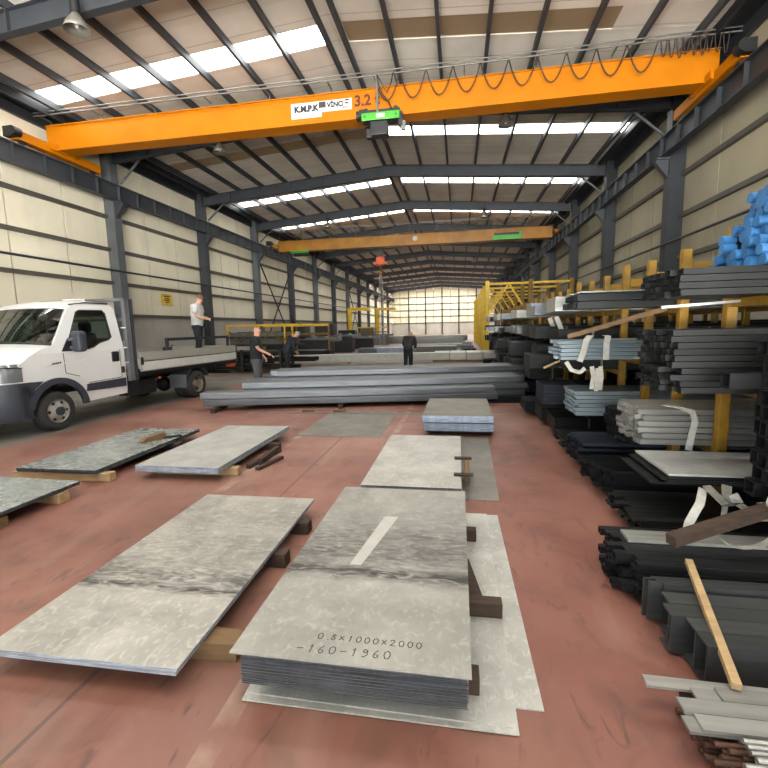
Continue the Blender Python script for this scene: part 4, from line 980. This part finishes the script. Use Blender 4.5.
# bumper
nb = nose(-.03,-.42); nb = [(x,y-.0) for x,y in nb]
bp = MB().grid([ring3([(x*.98-.02,y+.04) for x,y in nb],.30), ring3(nb,.36), ring3(nb,.62), ring3(nb,.84), ring3([(x*.99-.01,y+.03) for x,y in nb],.90)])
bp.plate([[(-.62,.30),(-.50,.30),(-.51,.44),(-.50,.53),(-.44,.66),(-.34,.79),(-.20,.89),(-.62,.90)]], lambda y,z: (.03,y,z), (-.05,0,0)).plate([[(-.62,.30),(-.50,.30),(-.51,.44),(-.50,.53),(-.44,.66),(-.34,.79),(-.20,.89),(-.62,.90)]], lambda y,z: (-W-.03,y,z), (.05,0,0))
obj('bumper', bp, 'bumper', TR)
obj('grille', MB().bevbox((-1.5,-1.03,.92),(-.5,-.98,1.14),.02), 'black', TR)
obj('number_plate', MB().box((-1.26,-1.06,.46),(-.74,-1.045,.57)), 'white_sh', TR)
# interior
it = MB(); it.box((-1.9,.15,.75),(-.1,1.48,.9)); it.bevbox((-1.93,-.05,.9),(-.07,.32,1.38),.06); obj('dashboard', it, 'interior', TR)
for xx in (-.48,-1.25,-1.62):
    st = obj('seat', MB().bevbox((xx-.24,.55,.9),(xx+.24,1.05,1.1),.06).bevbox((xx-.23,1.02,1.05),(xx+.23,1.2,1.68),.07), 'interior', TR)
    obj('headrest', MB().bevbox((xx-.13,1.08,1.68),(xx+.13,1.19,1.94),.05), 'black', st)
swl = [( -.5+.2*cos(2*pi*i/20), .42+.09*sin(2*pi*i/20), 1.36+.17*sin(2*pi*i/20)) for i in range(21)]
obj('steering_wheel', MB().tube(swl, .016, 6).cyl((-.5,.42,1.36),(-.5,.3,1.2),.03,8), 'black', TR)
# roof bar
obj('roof_lamp_bar', MB().tube([(-.30,1.0,2.27),(-.34,1.05,2.30),(-.62,1.15,2.32),(-.95,1.15,2.32)], .018, 8), 'white_sh', TR)
obj('roof_strip', MB().tube([(lean(2.2)-.03,.6,2.185),(lean(2.2)-.05,.95,2.235),(lean(2.2)-.05,1.45,2.24)], .018, 6), 'black', TR)
# wheels
def wheel(x, y, far, dual, rimm):
    s = -1 if not far else 1      # inward direction
    w = obj('wheel', MB().lathe([(.21,.0),(.25,.012),(.31,.0),(.335,.03),(.34,.06),(.34,.17),(.335,.2),(.31,.215),(.21,.215)], n=28, axis='X'), 'rubber', TR)
    w.location = (x if not far else x, y, .34); w.scale = (s,1,1)
    rp = [(.205,.0),(.20,.03),(.19,.035)] + ([(.17,.09),(.11,.10),(.1,.03),(.0,.025)] if dual else [(.17,.03),(.13,.01),(.09,-.015),(.0,-.02)])
    rim = obj('rim', MB().lathe(rp, n=24, axis='X'), rimm, w)
    for i in range(6):
        a = 2*pi*i/6
        obj('hand_hole', MB().cyl((.022 if not dual else .088,.152*cos(a),.152*sin(a)),(.032 if not dual else .1,.152*cos(a),.152*sin(a)),.024,10).cyl((.012 if not dual else .07,.152*cos(a),.152*sin(a)),(.034 if not dual else .1,.152*cos(a),.152*sin(a)),.026,10), 'black', w)
    obj('hub_cap', MB().cyl((-.05 if not dual else .0,0,0),(.03,0,0),.075,14), 'bumper' if not dual else rimm, w)
    if dual:
        w2 = obj('wheel', MB().lathe([(.2,.0),(.31,.0),(.335,.03),(.34,.06),(.34,.17),(.335,.2),(.31,.215),(.2,.215)], n=24, axis='X'), 'rubber', TR); w2.location = (x+s*.25, y, .34); w2.scale = (s,1,1)
for far in (False, True):
    wheel(mir(-.04,far), .06, far, False, 'chrome'); wheel(mir(.02,far), 3.72, far, True, 'rim_d')
ax = MB().cyl((-.2,3.72,.34),(-W+.2,3.72,.34),.07,10).ball((-1,3.72,.34),(.2,.2,.2)); obj('rear_axle', ax, 'black', TR)
obj('front_axle', MB().cyl((-.2,.06,.34),(-W+.2,.06,.34),.05,10), 'black', TR)
# chassis
ch = MB()
for xx in (-.62,-1.38): ch.box((xx-.04,.3,.56),(xx+.04,5.35,.74))
for yy in (1.7,2.6,3.3,4.3,5.3): ch.box((-1.38,yy-.04,.58),(-.62,yy+.04,.72))
obj('chassis', ch, 'black', TR)
obj('fuel_tank', MB().bevbox((-.5,1.75,.32),(-.12,2.5,.66),.05), 'black', TR)
obj('side_panel', MB().bevbox((-.06,1.56,.36),(-.02,1.86,.7),.01), 'black', TR)
obj('side_marker', MB().bevbox((-.03,2.42,.62),(.0,2.5,.67),.01), 'red_or', TR)
for far in (False, True):
    pr = [(r*cos(R(a))+3.72, r*sin(R(a))+.36) for r, a in [(.46,20+i*14) for i in range(11)]]
    pin = [(3.72+.43*cos(R(20+i*14)), .36+.43*sin(R(20+i*14))) for i in reversed(range(11))]
    obj('mudguard', MB().plate([pr+pin], lambda y,z: (mir(.04,far),y,z), ((-.5 if not far else .5),0,0)), 'bumper', TR)
    obj('mud_flap', MB().box((mir(.04,far),3.27,.3),(mir(-.44,far),3.29,.62)), 'steel_lt', TR)
# load bed
BZ0, BZ1 = .84, 1.24
obj('bed_floor', MB().box((-2.1,1.84,.90),(.06,5.42,.95)), 'alu', TR)
bf = MB().box((-2.1,1.84,.74),(.05,5.42,.78)).box((.03,1.84,.74),(.05,5.42,.86)).box((-2.1,1.84,.74),(-2.08,5.42,.86))
for yy in (2.1,2.8,3.4,4.1,4.8,5.3): bf.box((-2.08,yy-.03,.78),(.03,yy+.03,.90))
obj('bed_frame', bf, 'black', TR)
def board(p0, p1, zz0, zz1, name):
    d = V(p1)-V(p0); n_ = V((-d.y, d.x, 0)).normalized()
    prof = [(0,zz0),(.03,zz0),(.03,zz1),(0,zz1),(0,zz1-.05),(-.006,zz1-.05),(-.006,zz1-.16),(0,zz1-.165),(0,zz1-.235),(-.004,zz1-.24),(-.004,zz1-.262),(0,zz1-.265),(0,zz1-.30),(-.008,zz1-.305)]
    mb = MB().plate([prof[:4]+prof[4:]+[(-.008,zz0)]], lambda a,z: tuple(V(p0)+n_*a+V((0,0,z))), d); return obj(name, mb, 'alu', TR)
nb_ = board((.07,1.86,0),(.07,5.42,0),BZ0,BZ1,'dropside')
obj('lower_board', MB().bevbox((.071,1.9,.86),(.084,5.41,1.035),.004), 'board_lt', nb_)
obj('board_stripe', MB().box((.076,1.87,1.045),(.082,5.41,1.06)), 'black', nb_)
obj('latch', MB().bevbox((.07,1.86,.98),(.09,1.93,1.14),.005), 'black', nb_)
board((-2.11,5.42,0),(-2.11,1.86,0),BZ0,BZ1,'dropside'); board((.07,5.46,0),(-2.11,5.46,0),BZ0,BZ1,'tailboard')
obj('corner_post', MB().box((.02,5.42,.76),(.085,5.47,1.27)), 'steel', TR); obj('corner_post', MB().box((-2.12,5.42,.76),(-2.06,5.47,1.27)), 'steel', TR)
hb = MB()
hb.box((-.02,1.58,.68),(.06,1.70,2.36)).box((-2.08,1.58,.68),(-2.0,1.70,2.36)).box((-2.08,1.58,2.30),(.06,1.70,2.36)).box((-2.0,1.62,1.5),(-.02,1.66,1.56)).box((-2.0,1.62,1.9),(-.02,1.66,1.95))
obj('headboard', hb, 'alu_d', TR)
obj('headboard_post', MB().box((.0,1.73,.68),(.05,1.80,2.34)), 'bumper', TR)
obj('headboard_mesh', MB().box((-2.02,1.63,.95),(-.03,1.645,1.5)), 'alu', TR)
for z in (1.05,1.35,1.75): obj('ladder_rung', MB().box((.0,1.5,z),(.04,1.62,z+.025)), 'white_sh', TR)
obj('tail_lamp', MB().bevbox((-.3,5.44,.62),(-.02,5.49,.74),.01), 'red_or', TR); obj('tail_lamp', MB().bevbox((-2.0,5.44,.62),(-1.7,5.49,.74),.01), 'red_or', TR)
obj('underrun_bar', MB().box((-1.9,5.3,.44),(-.1,5.4,.54)).box((-.66,5.32,.5),(-.58,5.38,.6)).box((-1.42,5.32,.5),(-1.34,5.38,.6)), 'black', TR)
# dark frame standing in the bed
def tl(x, y, z):
    a = R(-4.02); return V((-6.8+x*cos(a)-y*sin(a), 6.37+x*sin(a)+y*cos(a), z))
ff = thing('bed_rack', 'dark tube rack standing inside the near dropside of the truck bed', 'rack', tl(-.12,0,.951), R(-4.02))
obj('post', MB().box((-.03,2.88,0),(.03,2.94,.5)), 'steel_dk', ff); obj('post', MB().box((-.03,5.32,0),(.03,5.38,.5)), 'steel_dk', ff)
obj('crossbar', MB().box((-.03,2.88,.5),(.03,5.38,.57)), 'steel_dk', ff); obj('foot', MB().bevbox((-.07,2.83,0),(.07,2.99,.36),.01), 'mach', ff)
# ------------------------------------------------------------------ people
def skin_mesh(name, pts, edges, m, sub=2):
    me = bpy.data.meshes.new('t'); me.from_pydata([p[0] for p in pts], edges, []); o = bpy.data.objects.new('t', me); C.objects.link(o)
    md = o.modifiers.new('s', 'SKIN'); md.use_smooth_shade = True
    for i, p in enumerate(pts):
        r = p[1] if isinstance(p[1], tuple) else (p[1],p[1]); me.skin_vertices[0].data[i].radius = r
    me.skin_vertices[0].data[0].use_root = True
    sb = o.modifiers.new('b', 'SUBSURF'); sb.levels = sub; sb.render_levels = sub
    bpy.context.view_layer.update()
    r = bpy.data.meshes.new_from_object(o.evaluated_get(bpy.context.evaluated_depsgraph_get())); bpy.data.objects.remove(o)
    r.materials.clear(); r.materials.append(M[m]); r.name = name
    for p in r.polygons: p.use_smooth = True
    return r
def join_meshes(name, mes, m):
    bm = bmesh.new()
    for q in mes: bm.from_mesh(q)
    r = bpy.data.meshes.new(name); bm.to_mesh(r); bm.free(); r.materials.append(M[m])
    for p in r.polygons: p.use_smooth = True
    return r
def person(label, loc, rz, top, trousers, shoe, hair, pose, sleeves='short', scale=1.):
    """pose: joint positions in metres, facing +Y, origin between the feet; l = left (-X), r = right (+X)"""
    J = {k: V(v) for k, v in pose.items()}
    def up_head(): return (J['head']-J['neck']).normalized()
    hd = up_head(); fw = V(J.get('face', V((0,1,0)))).normalized(); fw = (fw-hd*fw.dot(hd)).normalized(); sd = fw.cross(hd)
    pts = [(J['pelvis'],(.12,.09)),(J['waist'],(.14,.10)),(J['chest'],(.18,.12)),(J['neck'],.058),(J['head']-hd*.06+fw*.02,(.068,.078)),(J['head']+hd*.04,(.078,.092)),(J['head']+hd*.10,(.06,.07))]
    ed = [(0,1),(1,2),(2,3),(3,4),(4,5),(5,6)]
    for s in 'lr':
        b = len(pts)
        pts += [(J[s+'sh'],.062),(J[s+'el'],.044),(J[s+'wr'],.03),(J[s+'wr']+(J[s+'wr']-J[s+'el']).normalized()*.06,(.038,.022))]
        ed += [(2,b),(b,b+1),(b+1,b+2),(b+2,b+3)]
        b = len(pts)
        pts += [(J[s+'hip'],.078),(J[s+'kn'],.06),(J[s+'an'],.04),(J[s+'an']+V((0,.1,-.045)),.034)]
        ed += [(0,b),(b,b+1),(b+1,b+2),(b+2,b+3)]
    meshes = [skin_mesh('b', pts, ed, 'skin')]
    f = MB()
    for s in 'lr':                     # five fingers each
        d = (J[s+'wr']-J[s+'el']).normalized(); p0 = J[s+'wr']+d*.075
        side = d.cross(V((0,0,1)) if abs(d.z) < .8 else fw).normalized(); dn = d.cross(side).normalized()
        for i, (o_, L) in enumerate(((-.03,.075),(-.01,.085),(.011,.08),(.03,.062))):
            a = p0+side*o_; f.tube([a-d*.02, a+d*L*.5, a+d*L*.85+dn*.018, a+d*L+dn*.04], .0085, 6)
        a = J[s+'wr']+d*.03-side*.03; f.tube([a, a-side*.025+d*.03, a-side*.03+d*.065], .0095, 6)
    hc = J['head']+hd*.02
    f.tube([hc+fw*.088+hd*.02, hc+fw*.112-hd*.025, hc+fw*.095-hd*.03], .012, 6)      # nose
    for k in (-1, 1):
        e = hc+sd*k*.08-fw*.005; f.ball(tuple(e), (.016,.022,.03), 8, 6)               # ears
    f.tube([hc+fw*.088-hd*.058-sd*.022, hc+fw*.096-hd*.06, hc+fw*.088-hd*.058+sd*.022], .007, 6)   # lips
    body = join_meshes('person', meshes+[f.mesh('f')], 'skin')
    P = link('person', body, None, loc, rz); tag(P, label, 'person'); P.scale = (scale,)*3
    for k in (-1, 1): obj('eye', MB().ball(tuple(hc+fw*.083+sd*k*.03+hd*.012), .011, 8, 6), 'white_sh', P)
    g = .012
    tp = [(J['pelvis']+(J['pelvis']-J['waist']).normalized()*.14,(.215,.17)),(J['pelvis'],(.215,.165)),(J['waist'],(.225,.17)),(J['chest'],(.25,.18)),(J['neck']-hd*.02,.075)]
    te = [(0,1),(1,2),(2,3),(3,4)]
    for s in 'lr':
        b = len(tp); e = J[s+'el'] if sleeves == 'long' else J[s+'sh'].lerp(J[s+'el'], .75)
        tp += [(J[s+'sh'],.10),(e,.088 if sleeves == 'short' else .082)]; te += [(3,b),(b,b+1)]
        if sleeves == 'long': tp.append((J[s+'el'].lerp(J[s+'wr'],.95),.06)); te.append((b+1,b+2))
    link('jacket' if sleeves == 'long' else 't_shirt', skin_mesh('top', tp, te, top), P)
    q = [(J['pelvis'].lerp(J['waist'],.4),(.17,.14))]; qe = []
    for s in 'lr':
        b = len(q); q += [(J[s+'hip']+V((0,0,-.06)),.125),(J[s+'kn'],.1),(J[s+'an']+V((0,0,.02)),.075)]; qe += [(0,b),(b,b+1),(b+1,b+2)]
    link('trousers', skin_mesh('trousers', q, qe, trousers), P)
    for s in 'lr':
        a = J[s+'an']; obj('shoe', MB().bevbox((a.x-.05,a.y-.07,.0),(a.x+.05,a.y+.2,.06),.022).bevbox((a.x-.045,a.y-.06,.05),(a.x+.045,a.y+.08,.12),.02), shoe, P)
    if hair:
        h = MB(); rows = []
        for i in range(6):
            t = i/5*R(100)
            rows.append([tuple(hc+hd*(.045+.098*cos(t))+sd*.092*sin(t)*cos(2*pi*j/14)+fw*(.104*sin(t)*sin(2*pi*j/14)-.016)) for j in range(15)])
        obj('hair', h.grid(rows), hair, P)
    return P
def pose(lean=0., **kw):
    b = dict(pelvis=(0,0,.93), waist=(0,0,1.08), chest=(0,.0,1.30), neck=(0,.015,1.49), head=(0,.03,1.62), lsh=(-.215,0,1.41), rsh=(.215,0,1.41), lel=(-.29,-.02,1.13), rel=(.29,-.02,1.13), lwr=(-.27,.1,.9), rwr=(.27,.1,.9),
             lhip=(-.09,0,.9), rhip=(.09,0,.9), lkn=(-.11,.03,.49), rkn=(.11,.03,.49), lan=(-.12,-.02,.085), ran=(.12,-.02,.085))
    b.update(kw); c, s = cos(lean), sin(lean)
    for k in ('waist','chest','neck','head','lsh','rsh','lel','rel','lwr','rwr'):
        if k.endswith('!'): continue
        x, y, z = b[k]; z -= .93; b[k] = (x, y*c+z*s, -y*s+z*c+.93)
    return b
tp = tl(-1.0, 5.5-.25, .951)
person('man in pale grey T-shirt and black trousers standing on the truck bed, head bowed', tp, R(-80), 'tee_w', 'trou_b', 'shoe', 'hair_b',
       pose(.06, head=(0,.075,1.60), face=(0,1,-.5), lel=(-.24,.06,1.14), lwr=(-.06,.26,1.1), rel=(.24,.06,1.14), rwr=(.08,.26,1.08), lan=(-.13,-.1,.085), ran=(.13,.06,.085), lkn=(-.12,-.03,.49), rkn=(.12,.06,.49)))
person('bald man in black T-shirt and grey trousers reaching one hand out behind the tubes', (-5.35,11.0,0), R(-75), 'tee_b', 'trou_g', 'shoe', None,
       pose(.03, lel=(-.25,-.0,1.13), lwr=(-.2,.16,.93), rel=(.24,.1,1.15), rwr=(.2,.36,1.02)), scale=1.01)
person('white haired man in navy jacket bending over the bars by the yellow rack', (-6.2,15.2,0), R(-60), 'jack_n', 'trou_b', 'shoe', 'hair_w',
       pose(.5, head=(0,.07,1.60), face=(0,1,-.8), lel=(-.25,.12,1.14), lwr=(-.2,.33,1.05), rel=(.25,.12,1.14), rwr=(.18,.33,1.06)), 'long', .97)
person('man in dark jacket seen from behind, bowed over the long tubes', (-1.95,17.0,0), R(-10), 'jack_d', 'trou_b', 'shoe_w', 'hair_w',
       pose(.6, head=(0,.08,1.61), face=(0,1,-.6), lel=(-.26,.14,1.16), lwr=(-.2,.34,1.1), rel=(.26,.14,1.16), rwr=(.2,.34,1.1)), 'long', .92)

# ------------------------------------------------------------------ signs and left hand background
sg = thing('warning_sign', 'small yellow sign with dark print on the left wall', 'sign', (-13.36,18.72,3.15))
obj('plate', MB().box((0,-.38,-.26),(.015,.38,.26)), 'signy', sg)
for z, w in ((.12,.24),(.02,.17),(-.06,.2),(-.15,.12)): obj('printed_line', MB().box((.016,-w,z),(.019,w,z+.055)), 'signd', sg)
# yellow rail rack with grey sheets, behind the men
yr = thing('sheet_rack', 'yellow topped rack holding grey sheets along the left wall behind the men', 'rack', (-10.2,18.3,0))
for x in (0,1.5,2.7,3.05): obj('post', MB().box((x-.035,-.035,0),(x+.035,.035,1.86)), 'yellow_br', yr)
obj('rail', MB().box((-.04,-.04,1.82),(3.3,.04,1.9)), 'yellow_br', yr); obj('rail', MB().box((-.04,.9,1.5),(3.3,.98,1.58)), 'mach', yr)
obj('shelf', MB().box((-.1,.0,.95),(3.2,1.1,1.03)), 'mach', yr); obj('shelf', MB().box((-.1,.06,1.3),(3.2,1.1,1.36)), 'mach', yr)
for i in range(3): obj('brace', MB().beam((.1+1.0*i,-.02,1.6),(.6+1.0*i,-.02,1.15),.05,.05).beam((.6+1.0*i,-.02,1.15),(1.1+1.0*i,-.02,1.6),.05,.05), 'yellow', yr)
pk = pack(-10.2,-7.2,18.45,19.3,1.032,1.28,'sheetF','mach_g','grey sheet pack on the shelf of the yellow topped rack',n=5)
pk = pack(-10.2,-7.1,18.45,19.3,1.362,1.55,'sheetC','mach_g','upper pale sheet pack on the yellow topped rack',n=4)
for lv, z in enumerate((.12,.42,.70)):
    stack('flat_bar','steel bar','dark bar on the low left rack, %s layer' % ['bottom','middle','top'][lv],'dark bars on the low left rack, %s layer' % ['bottom','middle','top'][lv],'box',-10.2+.1*lv,16.1,z,3.9+.5*lv,.16,.13,6,1,'tube_dk',jx=.25,gap=.02)
rk = thing('low_rack', 'low dark rack with layers of bars before the yellow topped rack', 'rack', (-10.2,16.05,0))
for x in (.3,1.8,3.4):
    for y in (0,1.24): obj('post', MB().box((x-.05,y-.04,0),(x+.05,y+.04,.9)), 'mach', rk)
    for z in (.12,.42,.70): obj('crossbar', MB().box((x-.05,.04,z-.06),(x+.05,1.2,z-.002)), 'mach', rk)
# dark saw machines and conveyors beyond
def machine(label, x, y, L, w, h, col, guard):
    t = thing('saw_machine', label, 'machine', (x,y,0), .1)
    obj('base', MB().bevbox((0,0,0),(L,w,h*.55),.04), col, t); obj('head', MB().bevbox((L*.25,.1,h*.55),(L*.62,w*.9,h),.05), col, t)
    obj('table', MB().bevbox((-.4,.1,h*.5),(L+.5,w*.8,h*.6),.02), 'mach_g', t)
    for i in range(7): obj('roller', MB().cyl((-.35+i*(L+.8)/6,.05,h*.62),(-.35+i*(L+.8)/6,w*.85,h*.62),.05,10), 'track', t)
    if guard:
        for xx in (0,L*.5,L): obj('guard_post', MB().box((xx-.04,-.1,0),(xx+.04,-.02,h*1.02)), 'yellow', t)
        obj('guard_rail', MB().box((-.04,-.1,h*.95),(L+.04,-.02,h*1.02)), 'yellow_br', t); obj('guard_rail', MB().box((-.04,-.1,h*.7),(L+.04,-.02,h*.76)), 'yellow', t)
    return t
machine('dark saw machine with yellow guard rail along the left side', -10.6, 23.0, 3.6, 1.6, 1.9, 'mach', True)
machine('tall dark cabinet machine beyond the yellow guarded one', -10.6, 29.0, 3.4, 1.6, 2.0, 'mach', False)
machine('grey topped machine farther along the left side', -10.4, 34.0, 3.6, 1.8, 1.5, 'mach', False)
machine('small far machine near the yellow jib posts', -10.2, 41.0, 3.6, 1.8, 1.7, 'mach_g', True)
for i, (x, y, h) in enumerate(((-9.6,38.5,3.4),(-8.2,44.5,3.6))):
    t = thing('jib_post', ['nearer','farther'][i]+' yellow jib crane post on the left beyond the machines', 'post', (x,y,0))
    obj('post', MB().cyl((0,0,0),(0,0,h),.2,14), 'yellow_br', t); obj('arm', MB().beam((-.2,0,h-.1),(1.9,.0,h-.1),.18,.26), 'yellow_br', t); obj('base_plate', MB().cyl((0,0,0),(0,0,.04),.35,16), 'yellow', t)
for i in range(2):
    bundle(0,.0,-11.6+.1*i,.6,.45,4,[0,1][i],'',20.6+.9*i,3.2,['nearer dark','farther black'][i]+' floor stack on the left between rack and saw machine')
# pale packs and bundles in the middle of the hall
o = obj('wrapped_beam', MB().bevbox((0,-.2,0),(7.4,.2,.34),.015), 'pack', None, (-8.4,19.2,.12), R(9)); tag(o, 'long pale wrapped beam lying on the floor beyond the worker seen from behind', 'beam')
for i in range(3): t_ = obj('timber_block', MB().bevbox((-.06,-.3,0),(.06,.3,.118),.006), 'wood', None, (-7.6+2.6*i,19.33+.41*i,0), R(9)); tag(t_, 'pale bearer under the %s of the long wrapped beam' % ['left end','middle','right end'][i], 'timber')
for i in range(4):
    o = obj('wrapped_pack', MB().bevbox((0,0,0),(.72,1.6,.34),.02), 'pack', None, (-1.15+.75*i,20.3,.1)); tag(o, 'white wrapped pack on pale bearers, %s of the row of four mid hall' % ORD[i], 'package')
for yy, nm in ((20.45,'front'),(21.6,'back')): t_ = obj('timber_block', MB().bevbox((0,-.05,0),(3.1,.05,.099),.006), 'wood', None, (-1.2,yy,0)); tag(t_, '%s bearer under the row of white wrapped packs' % nm, 'timber')
pack(-2.3,-.1,22.6,24.4,.0,.62,'sheetF','mach_g','brownish sheet stack behind the row of white packs',n=6)
pack(-4.6,-1.2,24.5,26.0,.0,.5,'sheetE','edge_lit','pale sheet stack mid hall left of the brownish stack',n=6)
for i in range(3):
    bundle(0,.0,-7.2+.3*i,1.1,.75-.1*i,6,[4,3,2][i],'',44.+4*i,7.6,'long %s bundle across the floor far down the hall, %s of three' % (['bright','blue grey','grey'][i], ORD[i]))
for i in range(4):
    bundle(0,.0,-6.6+1.2*i,.9,.3,3,[2,0,2,3][i],'',28.5+1.5*i,3.4,'low %s stack on the mid hall floor, %s beyond the hook' % (BC[[2,0,2,3][i]][0], ORD[i]))
stack('round_pipe','steel pipe','grey long pipe lying flat on the floor just behind the long square tubes','flat grey pipes behind the long tubes','box',-6.2,13.2,.005,6.6,.24,.09,8,1,'tube',jx=.3,rz=PR*.5,gap=.03)
for i in range(3):
    m_ = 'sheetF'; o = sheet(-6.4+2.3*i,-4.3+2.3*i,15.9,19.6,.012,.012,'sheetF','%s of three dull sheets flat on the floor around the workers' % ['left','middle','right'][i])
